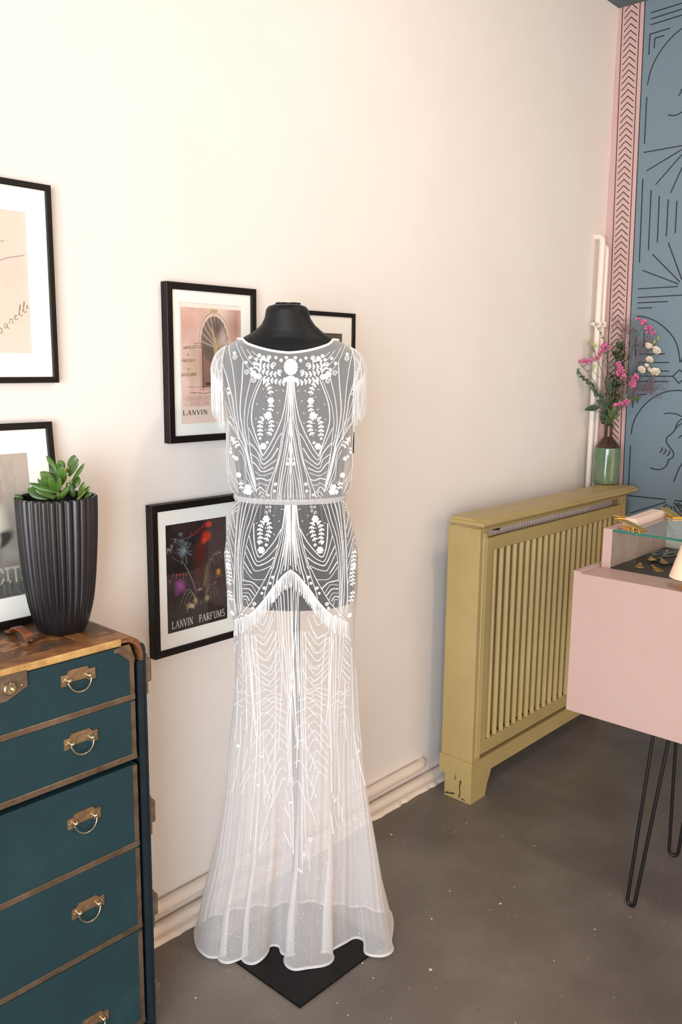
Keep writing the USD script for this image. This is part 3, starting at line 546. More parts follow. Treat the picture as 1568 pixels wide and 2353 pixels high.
def orient(m, base, d, up=(0, 0, 1), roll=0.0):
    d = np.array(d, float); d /= np.linalg.norm(d); u = np.array(up, float); u = u-d*(u @ d)
    if np.linalg.norm(u) < 1e-3: u = np.array([1, .2, 0])-d*d[0]
    u /= np.linalg.norm(u); s = np.cross(u, d); R = np.stack([d, s, u], 1) @ rot((1, 0, 0), roll); return moved(m, base, R)
# screen-parallel axes at the vase (the bouquet is fullest along the wall corner's diagonal)
LXv = np.array([math.sin(math.radians(25.4)), -math.cos(math.radians(25.4)), 0]); DYv = np.array([math.cos(math.radians(25.4)), math.sin(math.radians(25.4)), 0])
def vp(a, z, d=0.0): return LXv*a + np.array([0, 0, z]) + DYv*d       # point in the vase's frame: across, up, away
MM = 0.0018                                                             # metres per photograph pixel at the vase
def vq(u, v, d=0.0): return vp((u-1396)*0.00175, 0.250-(v-976)*0.00183, d)
def stem_to(t, pts, r=0.0012, mat=None):
    p = smoothline(np.array(pts), 2); part('stem', tube(p, np.linspace(r*1.3, r*.7, len(p)), 5), mat or fstem, t, smooth=True); return p
def flower_thing(name, label, group=None): return thing(name, label, 'flower stem', (VX, VY, VZ), group=group)
def root(k): a = k*2.4; return np.array([.008*math.cos(a), .008*math.sin(a), 0.06]), np.array([.007*math.cos(a), .007*math.sin(a), .252])
nst = [0]
def start():
    nst[0] += 1; return list(root(nst[0]))
def euc(tip, mid, label, n, size, d=0.0):
    t = flower_thing('eucalyptus_sprig', label); p = stem_to(t, start()+[vq(*mid, d), vq(*tip, d*1.3)])
    q = resample(p, 0.001); L = len(q); i0 = int(L*.40)
    for k in range(n):
        i = min(L-2, i0+int((L-i0)*k/n)); dr = q[i+1]-q[i]; s = size*(1-.55*k/n)
        for sg in (-1, 1):
            a = rng.uniform(0, 6.28); side = np.cross(dr, [math.cos(a), math.sin(a), .3]); side /= np.linalg.norm(side)
            part('leaf', orient(leafmesh(s, s*.85, .1, 4, 0), q[i], side*sg+dr/np.linalg.norm(dr)*.5, rng.normal(size=3)), feuc, t, smooth=True)
euc((1308, 846), (1375, 905), 'dark eucalyptus sprig drooping lowest to the left out of the vase', 30, .030, -.02)
euc((1346, 737), (1385, 800), 'thin eucalyptus sprig reaching highest on the left of the bouquet', 18, .015, -.01)
def blossom(t, c, r, mat, d):
    """A loose rose-like bloom of overlapping petals opening along d."""
    d = np.array(d, float); d /= np.linalg.norm(d)
    for ring, (n_, tilt, s) in enumerate(((4, .25, .75), (5, .6, .95), (6, .95, 1.0))):
        for k in range(n_):
            a = 6.28*k/n_+ring*.6; sd = np.cross(d, [1, .3, .2]); sd /= np.linalg.norm(sd); s2_ = np.cross(d, sd)
            o = sd*math.cos(a)+s2_*math.sin(a); dirn = d*math.cos(tilt)+o*math.sin(tilt)
            part('petal', orient(leafmesh(r*1.25*s, r*1.35*s, -.22, 7, 0, .45), c-d*r*.5+o*r*.08*ring, dirn, -o), mat, t, smooth=True)
def statice(tip, mid, label, clusters, leafy=True, d=0.0):
    t = flower_thing('pink_statice_stem', label); p = stem_to(t, start()+[vq(*mid, d), vq(*tip, d)], .0013)
    for (u, v, ru, rv, n) in clusters:
        c = vq(u, v, d-.012); k0 = p[np.argmin(np.linalg.norm(p-c, axis=1))]
        part('stem', tube(np.array([k0, (k0+c)/2+[0, 0, -.004], c]), .0009, 5), fstem, t)
        for k in range(int(n*1.7)):
            o = rng.normal(size=3)*[1, 1, 1]; o /= np.linalg.norm(o)
            q = c+LXv*o[0]*ru*MM+np.array([0, 0, o[2]*rv*MM])+DYv*o[1]*.008
            part('floret', cat(*[orient(leafmesh(.0105, .0095, -.15, 3, 0, .3), q, rng.normal(size=3)+[-.3, -.4, .6]) for _ in range(4)]), fpink, t, smooth=True)
    if leafy:
        for k in range(9):
            i = int(len(p)*(.5+.05*k)); i = min(i, len(p)-1)
            part('leaf', orient(leafmesh(.030, .007, .3, 4), p[i], rng.normal(size=3)*[1, 1, .5]+[0, 0, .5]), fgreen, t, smooth=True)
statice((1376, 795), (1390, 870), 'pink statice at the left of the bouquet, above the eucalyptus', [(1375, 800, 9, 9, 14), (1367, 812, 5, 6, 6)])
statice((1318, 832), (1368, 888), 'pink statice lying flattest, at the far left edge of the bouquet', [(1320, 832, 8, 2, 6), (1338, 829, 9, 3, 10), (1358, 825, 6, 3, 6)])
statice((1412, 838), (1402, 890), 'pink statice spike in the middle of the bouquet', [(1410, 838, 5, 5, 8), (1414, 852, 8, 9, 16), (1421, 865, 5, 4, 7)], d=-.03)
statice((1446, 866), (1416, 905), 'pink statice spike just right of the middle of the bouquet', [(1448, 866, 7, 5, 10), (1444, 880, 6, 9, 16)], d=-.03)
statice((1461, 742), (1432, 820), 'pink statice at the top right of the bouquet', [(1458, 743, 5, 6, 8), (1470, 757, 8, 5, 10), (1484, 767, 6, 3, 6)])
statice((1435, 921), (1412, 940), 'pink statice lowest on the right, just above the vase', [(1410, 929, 5, 2, 5), (1420, 926, 4, 3, 5), (1433, 922, 6, 4, 9)], leafy=False, d=-.03)
statice((1440, 742), (1428, 830), 'green-budded statice standing highest in the bouquet', [(1446, 737, 3, 3, 3)])
def lisi(tip, mid, label, blooms, buds, d=0.0):
    t = flower_thing('white_lisianthus_stem', label); p = stem_to(t, start()+[vq(*mid, d), vq(*tip, d)], .0013)
    for (u, v, r) in blooms:
        c = vq(u, v, d-.01); k0 = p[np.argmin(np.linalg.norm(p-c-[0, 0, -.03], axis=1))]
        part('stem', tube(smoothline([k0, (k0+c)/2+[0, 0, -.012], c+[0, 0, -.008]], 2), .0009, 5), fstem, t)
        blossom(t, c, r, fwhite, [-.45+rng.uniform(-.3, .3), -.55+rng.uniform(-.3, .3), .55])
    for (u, v, L) in buds:
        c = vq(u, v, d-.005); k0 = p[np.argmin(np.linalg.norm(p-c-[0, 0, -.05], axis=1))]
        part('stem', tube(smoothline([k0, (k0+c)/2+[0, 0, -.01], c], 2), .0009, 5), fstem, t)
        v_, f_ = lathe([(0, 0), (.0035, .25*L), (.0045, .5*L), (.0025, .85*L), (0, L)], 8)
        part('bud', orient((v_[:, [2, 0, 1]], f_), c, [.1, -.3, 1]), fbud, t, smooth=True)
lisi((1478, 800), (1424, 880), 'white lisianthus at the right edge of the bouquet, upper blooms', [(1474, 796, .018), (1491, 806, .021), (1478, 826, .016)], [(1485, 790, .020), (1493, 782, .020)])
lisi((1485, 848), (1420, 900), 'white lisianthus at the right edge of the bouquet, lower blooms', [(1493, 854, .021), (1461, 849, .018), (1472, 838, .012), (1479, 848, .011)], [(1484, 834, .020)])
lisi((1345, 790), (1384, 880), 'budding green lisianthus on the left of the bouquet', [], [(1338, 786, .016), (1346, 795, .020), (1352, 800, .020), (1334, 791, .012), (1339, 814, .014), (1350, 850, .026)])
for j, (tip, lab) in enumerate((((1418, 760), 'wispy mauve sea lavender in the middle of the bouquet'), ((1462, 790), 'wispy mauve sea lavender behind the white flowers'), ((1492, 893), 'wispy mauve sea lavender trailing lowest to the right'))):
    t = flower_thing('sea_lavender_sprig', lab); p = stem_to(t, start()+[vq(1408+14*j, 890, .02), vq(*tip, .02)], .001, fmauve)
    for k in range(90):
        i = int(len(p)*rng.uniform(.55, 1)); i = min(i, len(p)-1); e = p[i]+rng.normal(size=3)*[.026, .026, .024]+[0, 0, .016]
        part('twig', cat(tube(np.array([p[i], (p[i]+e)/2+[0, 0, .003], e]), .0005, 4, caps=False), *[ball(e+rng.normal(size=3)*.006, .0017, 0) for _ in range(7)]), fmauve, t)
t = flower_thing('foliage_stem', 'dark leafy stem filling the middle of the bouquet above the vase'); p = stem_to(t, start()+[vq(1404, 900), vq(1412, 800)], .0014)
for k in range(120):
    i = min(len(p)-1, int(len(p)*rng.uniform(.42, .95))); part('leaf', orient(leafmesh(rng.uniform(.028, .050), .016, .25, 5), p[i]+rng.normal(size=3)*[.010, .010, .006], rng.normal(size=3)*[1, 1, .7]+[0, 0, .5]), fdark if k % 3 else fgreen, t, smooth=True)
t = flower_thing('foliage_stem', 'broad-leaved green stem around the mouth of the vase'); p = stem_to(t, start()+[vq(1400, 930, -.02), vq(1402, 880, -.02)], .0014)
for (b, e, wd) in (((1372, 934), (1340, 938), .030), ((1438, 918), (1462, 908), .020), ((1395, 905), (1385, 868), .030), ((1420, 935), (1432, 905), .018), ((1402, 960), (1392, 935), .016), ((1400, 950), (1412, 925), .016), ((1395, 965), (1386, 952), .012), ((1406, 960), (1418, 948), .012)):
    bb, ee = vq(*b, -.025), vq(*e, -.035)
    part('leaf', orient(leafmesh(np.linalg.norm(ee-bb)*1.1, wd, .12, 6), bb, ee-bb, [-.6, -.6, .6]), fdark if wd > .025 else fgreen, t, smooth=True)
    part('stem', tube(np.array([vq(1400, 962, -.006), bb]), .0008, 5), fstem, t)

# ================================================================= jewellery counter
pinkpaint = M('counter_pink', (192, 160, 149), 0.5, bump=0.05, bscale=120, bdist=0.0006, scale=2, ramp=[(.3, lin((192, 160, 149))), (.7, lin((188, 155, 144)))])
felt = M('black_felt', (40, 36, 35), 0.5); blacksteel = M('black_steel', (26, 25, 25), 0.4, metal=0.3)
gold = M('polished_gold', (250, 206, 110), 0.34, metal=1.0); paleplate = M('case_back', (214, 206, 198), 0.6)
cglass = glassmat('case_glass', (0.93, 0.96, 0.94), 1.5); edgeglass = M('glass_edge_green', (44, 110, 92), 0.2, coat=.5)
CX, CY = 2.180, -0.665
ct = thing('jewellery_counter', 'pale pink jewellery counter with a glass case on black hairpin legs', 'display counter', (CX, CY, 0))
Lc, Dc, Zb, Zt = 1.05, 0.545, 0.546, 0.956      # along -y, along +x
part('front_panel', box(0, 0.019, -Lc, -0.0005, Zb, 0.9505, 0.0012), pinkpaint, ct)
part('side_panel', box(0.0005, Dc, -0.020, 0, Zb, Zt, 0.0012), pinkpaint, ct); part('side_panel', box(0, Dc, -Lc, -Lc+0.020, Zb, Zt, 0.0012), pinkpaint, ct)
part('back_panel', box(Dc-0.019, Dc, -Lc+.02, -0.020, Zb, 0.950, 0.001), pinkpaint, ct)
part('base_panel', box(0.019, Dc-0.019, -Lc+.02, -0.020, Zb+0.001, Zb+0.019), pinkpaint, ct)
part('deck', box(0.019, Dc-0.019, -Lc+.02, -0.020, 0.934, 0.9500), pinkpaint, ct)
K0, K1, KZ = 0.118, 0.520, 1.064                 # the case: front, back, top of its side panels
part('case_side', box(K0, K1, -0.052, -0.025, 0.9500, KZ, 0.001), pinkpaint, ct); part('case_side', box(K0, K1, -Lc+.025, -Lc+.052, 0.9500, KZ, 0.001), pinkpaint, ct)
part('felt_tray', cat(box(K0+0.003, K1-0.01, -Lc+.052, -0.052, 0.9500, 0.9530), box(K0+.16, K1-0.012, -Lc+.2, -0.105, 0.953, 0.961, 0.002)), felt, ct, label='black felt tray floor')
part('case_back', box(K1-0.008, K1-0.003, -Lc+.052, -0.052, 0.953, KZ-0.008), paleplate, ct)
part('case_front_glass', box(K0+0.001, K0+0.005, -Lc+.052, -0.052, 0.9500, KZ-0.0075), cglass, ct)
part('case_top_glass', box(K0+0.0006, K1+0.004, -Lc+.052, -0.0525, KZ-0.007, KZ-0.001), cglass, ct)
part('glass_edge', box(K0-0.0002, K0+0.0005, -Lc+.052, -0.0525, KZ-0.0072, KZ-0.0008), edgeglass, ct)
def hairpin(x, y, dx1, dy1, dx2, dy2):
    a, b, g = np.array([x+dx1, y+dy1, Zb]), np.array([x+dx2, y+dy2, Zb]), np.array([x, y, 0.0])
    e1 = g+(a-g)*.045; e2 = g+(b-g)*.045; m = (e1+e2)/2
    s = (e2-e1); s /= np.linalg.norm(s); r = 0.5*np.linalg.norm(b-a)*.16+.008
    c = np.array([x, y, 0.0052]); mid = [c+s*r*math.sin(q)+[0, 0, r*1.3*(1-math.cos(q))] for q in np.linspace(-1.45, 1.45, 13)]
    return np.vstack([[a], mid, [b]])-[CX, CY, 0]
for (x, y, q) in ((2.223, -0.879, (.034, -.016, .030, -.062)), (2.561, -0.866, (-.004, .022, .012, -.050)), (2.223, -1.55, (.034, .016, .030, .062)), (2.561, -1.56, (.0, -.03, .01, .05))):
    p = hairpin(x, y, *q); part('leg', tube(p, 0.0052, 10), blacksteel, ct, smooth=40)
    c = (p[0]+p[-1])/2; part('leg_plate', box(c[0]-.03, c[0]+.03, c[1]-.045, c[1]+.045, Zb-.004, Zb+.001), blacksteel, ct)
# shell earrings and tassel earrings on the felt
def shell(name, label, c, tip, W, grp=None, z=0.9532):
    t = thing(name, label, 'earring', (c[0], c[1], z), group=grp)
    d = np.array(tip)-np.array(c); L = np.linalg.norm(d); a = math.atan2(d[1], d[0]); R = rot((0, 0, 1), math.degrees(a)) if False else np.array([[math.cos(a), -math.sin(a), 0], [math.sin(a), math.cos(a), 0], [0, 0, 1]])
    n = 9; F = []; W = W*1.3
    arcp = [(L*.18+L*1.0*math.cos(q)-L*.62, W/2*1.02*math.sin(q), .0014) for q in np.linspace(1.15*math.pi/1.4, 2*math.pi-1.15*math.pi/1.4, 24)]
    hub = np.array([L*.42, 0, .0016])
    F.append(tube(np.vstack([[hub], np.array(arcp), [hub]]) @ R.T, .0009, 5, caps=False))
    for k in range(1, n): q = np.array(arcp[int(k*23/n)]); F.append(tube(np.array([hub, q]) @ R.T, .0007, 5, caps=False))
    part('shell', cat(*F), gold, t, smooth=True)
    part('stud', moved(lathe([(0, 0), (.0042, 0), (.0046, .0012), (.003, .0026), (0, .003)], 14), R @ np.array([L*.52, 0, .0002])), gold, t, smooth=True)
    part('ring', tube([R @ (np.array([L*.46, 0, .0016])+np.array([.0016*math.cos(q), .0016*math.sin(q), 0])) for q in np.linspace(0, 6.0, 10)], .0004, 5), gold, t)
shell('shell_earring', 'gold shell earring lying nearest the front left of the glass case', (2.393, -0.763), (2.422, -0.751), .036)
shell('shell_earring', 'gold shell earring lying nearest the front edge, beside the cream card', (2.388, -0.808), (2.417, -0.785), .038)
shell('shell_earring', 'gold shell earring on the raised felt, left one of the back pair', (2.466, -0.766), (2.486, -0.756), .034, z=.9613)
shell('shell_earring', 'gold shell earring on the raised felt, right one of the back pair', (2.464, -0.799), (2.494, -0.781), .034, z=.9613)
tasselm = M('grey_crystal', (120, 120, 120), 0.25, metal=.6)
for (a, b, lab) in (((2.500, -0.752), (2.590, -0.762), 'grey oval crystal hoop earring, left one at the back of the case'), ((2.500, -0.786), (2.590, -0.796), 'grey oval crystal hoop earring, right one at the back of the case')):
    t = thing('oval_earring', lab, 'earring', (a[0], a[1], 0.9612)); d = np.array([b[0]-a[0], b[1]-a[1]]); L = np.linalg.norm(d); d /= L; s = np.array([-d[1], d[0]])
    p = np.array([[*(d*(L*.5+L*.42*math.cos(q))+s*(.011*math.sin(q))), .0025] for q in np.linspace(0, 2*math.pi, 30)[:-1]])
    part('hoop', tube(p, .0032, 6, closed=True), tasselm, t, smooth=True); part('stud', ball((*(d*L*1.0), .003), .005, 1, (1, 1, .6)), gold, t, smooth=True)
# gold clips and the cream block on the glass
def goldclip(label, a, b, w, lift, hinge=.72):
    """a: the open end of the base, b: its closed end (both on the glass); lift: how high the upper plate's free end stands."""
    a, b = np.array(a), np.array(b); d = b-a; L = np.linalg.norm(d); ang = math.degrees(math.atan2(d[1], d[0]))
    t = thing('gold_clip', label, 'clip', (a[0], a[1], KZ-0.001), rz=ang)
    part('base_plate', cat(box(0, L, -w/2, w/2, 0.0002, 0.0022, 0.0008), box(L-.006, L, -w/2, w/2, 0.0002, 0.0045, 0.0008)), gold, t, smooth=20)
    part('lower_jaw', box(L*.10, L*.45, -w*.36, w*.36, 0.0022, 0.0055, 0.001), gold, t, smooth=20)
    v, f = box(-L*.03, L*.98, -w/2, w/2, 0, 0.0016, 0.0006); e = math.degrees(math.atan2(lift-.004, L))
    part('lever_plate', moved((v, f), (0, 0, lift), rot((0, 1, 0), e)), gold, t, smooth=20)
    part('hinge', cat(box(L*.52, L*.64, -w*.32, w*.32, .002, lift*.52, .001), tube([(L*.58, -w*.4, lift*.36), (L*.58, w*.4, lift*.36)], .0035, 12)), gold, t, smooth=30)
goldclip('gold clip lying at the front left corner of the glass case top', (2.352, -0.722), (2.330, -0.793), .030, .020)
goldclip('gold clip propped at the far end of the cream block', (2.660, -0.715), (2.602, -0.782), .030, .020)
goldclip('gold clip with a long flat arm sticking out over the left side of the case', (2.475, -0.640), (2.500, -0.712), .026, .010)
blk = M('cream_block', (238, 212, 196), .5)
t = thing('display_bar', 'pale cream-pink bar lying on the glass top between two gold clips', 'bar', (2.405, -0.722, KZ-0.001), rz=math.degrees(math.atan2(.012, .22)))
part('body', loft_rect([(0, .225, -.022, .022, 0.0002), (0, .225, -.022, .022, .010), (.006, .221, -.012, .018, .018)]), blk, t)
solo('pen', moved(box(-.05, .05, -.006, .006, -.005, .005, .002), (2.705, -0.795, KZ+0.0045), rot((0, 0, 1), -62)), M('dark_wood', (58, 30, 26), .35), 'dark brown wooden pen lying at the back of the glass case top', 'pen')
# a small lamp whose shade is cut by the picture's edge
t = thing('table_lamp', 'small lamp with a cream tapered shade cut off by the right edge of the picture', 'lamp', (2.240, -0.968, 0.9501))
part('shade', lathe([(.0545, .028), (.0552, .028), (.0290, .118), (.0283, .118), (.0545, .029)], 40), M('cream_shade', (246, 214, 180), .7), t, smooth=30)
part('base', lathe([(0, 0), (.030, 0), (.030, .004), (.006, .008), (.005, .06), (0, .06)], 24), gold, t, smooth=30)
part('spider', cat(tube([(-.045, 0, .055), (.045, 0, .055)], .0012, 5), tube([(0, -.045, .055), (0, .045, .055)], .0012, 5)), gold, t)

# ================================================================= wardrobe trunk with drawers
teal = M('teal_cloth', (29, 55, 60), 0.66, spec=.3, bump=0.25, bscale=900, bdist=0.0004, scale=5, ramp=[(.25, lin((25, 49, 54))), (.6, lin((29, 56, 61))), (.82, lin((39, 65, 69)))])
tealshell = M('navy_leather', (22, 44, 54), 0.42, scale=16, ramp=[(.3, lin((14, 26, 33))), (.62, lin((20, 36, 44))), (.78, lin((52, 44, 36)))], bump=.2, bscale=80)
brass = M('dull_brass', (140, 122, 102), 0.36, metal=0.8, scale=26, ramp=[(.3, lin((112, 92, 74))), (.7, lin((158, 138, 116)))])
nickel = M('handle_nickel', (206, 190, 160), 0.2, metal=1.0); rust = M('rusty_iron', (96, 80, 66), .5, metal=.5, col2=(124, 104, 88), scale=40)
worn = M('worn_top', (110, 84, 60), 0.45, scale=11, detail=9, bump=.35, bscale=50, bdist=.003,
         ramp=[(0.30, lin((58, 52, 42))), (0.46, lin((80, 70, 54))), (0.52, lin((128, 78, 44))), (0.56, lin((92, 62, 40))), (0.62, lin((190, 130, 80))), (0.66, lin((96, 72, 50))), (0.8, lin((70, 58, 44)))])
wornrim = M('worn_rim', (146, 96, 58), 0.4, scale=20, detail=8, ramp=[(.3, lin((110, 70, 42))), (.55, lin((156, 104, 60))), (.75, lin((196, 140, 84)))])
trimgold = M('rim_strip', (206, 166, 104), 0.35, metal=.35, scale=30, ramp=[(.3, lin((176, 130, 78))), (.7, lin((222, 184, 120)))])
leather = M('tan_leather', (140, 78, 46), .5, col2=(110, 60, 36), scale=40)
TX0, TX1, TYF, TT = 0.300, 1.020, -0.283, 0.955
tr = thing('wardrobe_trunk', 'antique teal wardrobe trunk with drawers, brass trims and a worn brown top', 'trunk', (TX0, TYF, 0))
W = TX1-TX0; TD = 0.273
def arch(off, z0):
    r = 0.048-off; x0, x1, zt = off, W-off, TT-off
    return [(x0, z0), (x0, zt-r)]+[(x0+r-r*math.cos(a), zt-r+r*math.sin(a)) for a in np.linspace(0, math.pi/2, 9)][1:]+[(x1-r+r*math.sin(a), zt-r+r*math.cos(a)) for a in np.linspace(0, math.pi/2, 9)]+[(x1, z0)]
sh = Polygon(arch(0, .012)).difference(Polygon(arch(.020, -.1)))
cut = sbox(-1, -1, 2, TT-.06)
for s_ in (0, 1): part('side_wall', extr(sh.intersection(cut).intersection(sbox(W/2*s_, -1, W/2*s_+W/2, 2)), TD, 'xz', 0), tealshell, tr, smooth=30)
part('top_board', extr(Polygon(arch(0, .012)).difference(Polygon(arch(.012, -.1))).difference(cut), TD, 'xz', 0), worn, tr, smooth=30)
part('back_board', box(.012, W-.012, TD-.008, TD, .012, TT-.012), tealshell, tr); part('bottom_board', box(.012, W-.012, 0, TD, .012, .030), tealshell, tr)
part('lining', box(.020, W-.020, .045, .055, .030, TT-.020), M('trunk_void', (16, 16, 17), .8), tr)
part('rim_strip', box(.05, W-.058, -.005, .006, TT-.016, TT+.0005, .0025), trimgold, tr, smooth=30)
part('top_border', extr(sbox(.045, -.004, W-.04, .034), .0016, 'xy', TT), wornrim, tr); part('top_border', extr(sbox(W-.13, .034, W-.10, TD), .0012, 'xy', TT), wornrim, tr)
r0 = Polygon(arch(-.002, .012)).difference(Polygon(arch(.004, -.1)))
for s_ in (0, 1): part('rim_binding', extr(r0.intersection(sbox(W/2*s_, -1, W/2*s_+W/2, TT-.022)), .012, 'xz', -.003), tealshell, tr, smooth=30)
part('corner_plate', extr(Polygon([(W-.062, TT-.018), (W-.036, TT-.018), (W-.024, TT-.05), (W-.0245, TT-.062), (W-.030, TT-.056)]), .003, 'xz', .002), brass, tr)
for z in (.873, .547, .321, .097):
    part('catch', cat(box(W-.001, W+.005, -.003, .045, z-.055, z+.035, .001), box(W+.004, W+.016, -.002, .034, z-.030, z+.022, .003), *[ball((W+.005, .008, z+q), .0035, 1) for q in (-.045, .029)]), rust, tr, smooth=30)
platem = M('handle_plate_bronze', (186, 160, 126), .34, metal=.85, col2=(160, 132, 102), scale=60)
def handle(dr, xc, zc):
    w2, h2 = .038, .0132
    pl = Polygon([(-w2, -h2*.95), (-w2, h2*.8), (-w2+.013, h2*.8), (-w2+.018, h2*1.35), (w2-.018, h2*1.35), (w2-.013, h2*.8), (w2, h2*.8), (w2, -h2*.95), (w2-.016, -h2*.95), (w2-.020, -h2*.5), (-w2+.020, -h2*.5), (-w2+.016, -h2*.95)])
    part('handle_plate', moved(extr(pl, -.0022, 'xz', 0), (xc, -.0022, zc)), platem, dr)
    part('card_holder', moved(extr(sbox(-.0135, -.0045, .0135, .0115).difference(sbox(-.0112, -.0022, .0112, .0092)), -.0014, 'xz', -.0022), (xc, -.0022, zc)), nickel, dr)
    for s in (-1, 1):
        part('knob', ball((xc+s*.0225, -.008, zc-.0015), .0058, 2, (1, 1.15, 1)), nickel, dr, smooth=True); part('rivet', ball((xc+s*.0325, -.0045, zc-.001), .0022, 1, (1, .6, 1)), nickel, dr, smooth=True)
    a = np.linspace(math.pi, 2*math.pi, 24); p = np.stack([xc+.0255*np.cos(a), -.0095-.004*np.sin(-a), zc-.003+.0255*np.sin(a)], 1)
    part('ring_pull', tube(np.vstack([[xc-.0225, -.008, zc-.001], p, [xc+.0225, -.008, zc-.001]]), .0018, 8), nickel, dr, smooth=True)
HX = .860-TX0
for k, (z0, z1, zh) in enumerate(((.816, .937, .9005), (.683, .8145, .7685), (.480, .6705, .5975), (.2825, .4785, .3975), (.045, .2795, .1245))):
    xr = .990-TX0; xl = W-xr
    if k == 0: pg = Polygon([(xl, z0), (xr, z0), (xr, z1-.030), (xr-.034, z1), (xl+.034, z1), (xl, z1-.030)])
    else: pg = sbox(xl, z0, xr, z1)
    dr = part('drawer', extr(pg, .042, 'xz', -.002), teal, tr)
    y0 = -.0040
    part('bottom_trim', box(xl, xr+.001, y0, -.0015, z0, z0+.0125, .0005), brass, dr)
    for s in (0, 1):
        fx = (lambda q: q) if s == 0 else (lambda q: W-q)
        if k == 0: s_ = Polygon([(fx(xr), z0+.014), (fx(xr-.011), z0+.014), (fx(xr-.011), z1-.034), (fx(xr-.039), z1-.009), (fx(xr-.046), z1-.011), (fx(xr-.046), z1-.001), (fx(xr-.034), z1), (fx(xr), z1-.030)])
        else: s_ = Polygon([(fx(xr), z0+.014), (fx(xr-.011), z0+.014), (fx(xr-.011), z1-.002), (fx(xr), z1-.002)])
        part('side_trim', extr(s_, -.0018, 'xz', -.002), brass, dr)
    for xc in (HX, W-HX): handle(dr, xc, zh)
lk = part('lock_plate', extr(Polygon([(-.062, .020), (.062, .020), (.062, -.012), (.020, -.030), (-.020, -.030), (-.062, -.012)]), -.0025, 'xz', 0), rust, tr, label='brass lock plate with a round keyhole boss')
stage.GetPrimAtPath(lk).GetAttribute('points').Set(Vt.Vec3fArray([Gf.Vec3f(p[0]+.39, p[1]-.0040, p[2]+.9335-.010) for p in stage.GetPrimAtPath(lk).GetAttribute('points').Get()]))
part('lock_boss', moved(lathe([(.0065, 0), (.0125, 0), (.0125, .006), (.0105, .008), (.0065, .008), (.0065, .002), (0, .002)], 24), (.415, -.0065, .917), rot((1, 0, 0), 90)), nickel, tr, smooth=30)
part('lock_rivet', cat(ball((.44, -.0067, .917), .003, 1), ball((.36, -.0067, .917), .003, 1)), nickel, tr, smooth=True)
# the strap handle on the trunk's top
p = smoothline([(0, 0, .003), (.0, .012, .004), (.0, .02, .016), (.0, .05, .020), (.0, .075, .016), (.0, .083, .004), (0, .1, .003)], 2)
P = np.array([[q+[-.010, 0, 0], q+[-.008, 0, .003], q+[.008, 0, .003], q+[.010, 0, 0], q+[.008, 0, -.003], q+[-.008, 0, -.003]] for q in p])
hs = part('strap_handle', moved(gridmesh(P, True), (.820-TX0, .098, TT+.001)), leather, tr, smooth=50)
for dy in (.006, .094): part('strap_stud', ball((.820-TX0, .098+dy, TT+.006), .006, 1, (1, 1, .5)), rust, tr, smooth=True)

# ================================================================= ribbed planter with a jade plant
potm = M('black_matte_ceramic', (22, 19, 22), 0.30, bump=.05, bscale=200, bdist=.0005)
soil = M('soil', (44, 32, 24), .95, bump=.8, bscale=90, bdist=.01)
jade = M('jade_leaf', (84, 128, 42), 0.32, scale=30, ramp=[(.3, lin((44, 78, 28))), (.5, lin((66, 100, 32))), (.7, lin((92, 122, 44)))], coat=.2); jstem = M('jade_stem', (140, 150, 70), .5)
PX, PY = 0.907, -0.149
pt = thing('potted_jade_plant', 'jade plant in a tall black ribbed pot standing on the trunk', 'potted plant', (PX, PY, TT))
NR = 30
def ribs(r, z, th):
    a = .0033*np.clip((z-.02)/.05, 0, 1)*np.clip((.2885-z)/.002+.6, .6, 1); s = np.abs(np.sin(th*NR/2)); return r+a*(s*1.6-.9)
prof = [(0, 0), (.040, 0), (.047, .003), (.053, .012), (.0585, .030), (.0640, .058), (.0685, .090), (.0730, .135), (.0765, .185), (.0790, .235), (.0800, .275), (.0801, .286), (.0790, .2885)]
pr = smoothline(prof[:-1], 1).tolist()+[prof[-1]]
part('pot', lathe(pr, NR*10, ribs), potm, pt, smooth=True)
part('pot_lining', lathe([(.0790, .2885), (.0755, .2885), (.0740, .284), (.0735, .25), (.060, .06)], 120), potm, pt, smooth=30)
part('soil', lathe([(.0735, .262), (.05, .266), (.02, .269), (0, .270)], 40), soil, pt, smooth=True)
da = math.radians(41); PA = np.array([math.sin(da), -math.cos(da), 0]); PD = np.array([math.cos(da), math.sin(da), 0])
MMp = 0.00093
def pq(cx, cy, d=0.0): return PA*((cx*.3231-128)*MMp)+np.array([0, 0, .2885-((940+cy*.3231)-1146)*.00101])+PD*d
def jleaf(a, b, w, d0=0., d1=0., rollv=0):
    A, B = pq(*a, d0), pq(*b, d1); L = np.linalg.norm(B-A); P = []
    n, m = 9, 10
    for i in range(n+1):
        s = i/n; wd = w*.3231*MMp/2*(math.sin(math.pi*min(.98, .08+.92*s**1.25)))**.62; th = .0022*(1-abs(2*s-1)**3)+.0003
        P.append([[L*s, wd*math.cos(q), th*math.sin(q)+.10*L*s*s] for q in np.linspace(0, 2*math.pi, m+1)[:-1]])
    return orient(gridmesh(np.array(P), True), A, B-A, -PD+np.array([0, 0, .55]), rollv)
for s in (((405, 660), (402, 580), (405, 500)), ((405, 640), (330, 650), (270, 640)), ((430, 650), (480, 600), (500, 540)), ((410, 600), (440, 520), (490, 450)), ((400, 600), (370, 540), (350, 500)), ((540, 660), (570, 630), (590, 600))):
    part('stem', tube(smoothline([pq(*q, .005) for q in s], 2), .0032, 8), jstem, pt, smooth=True)
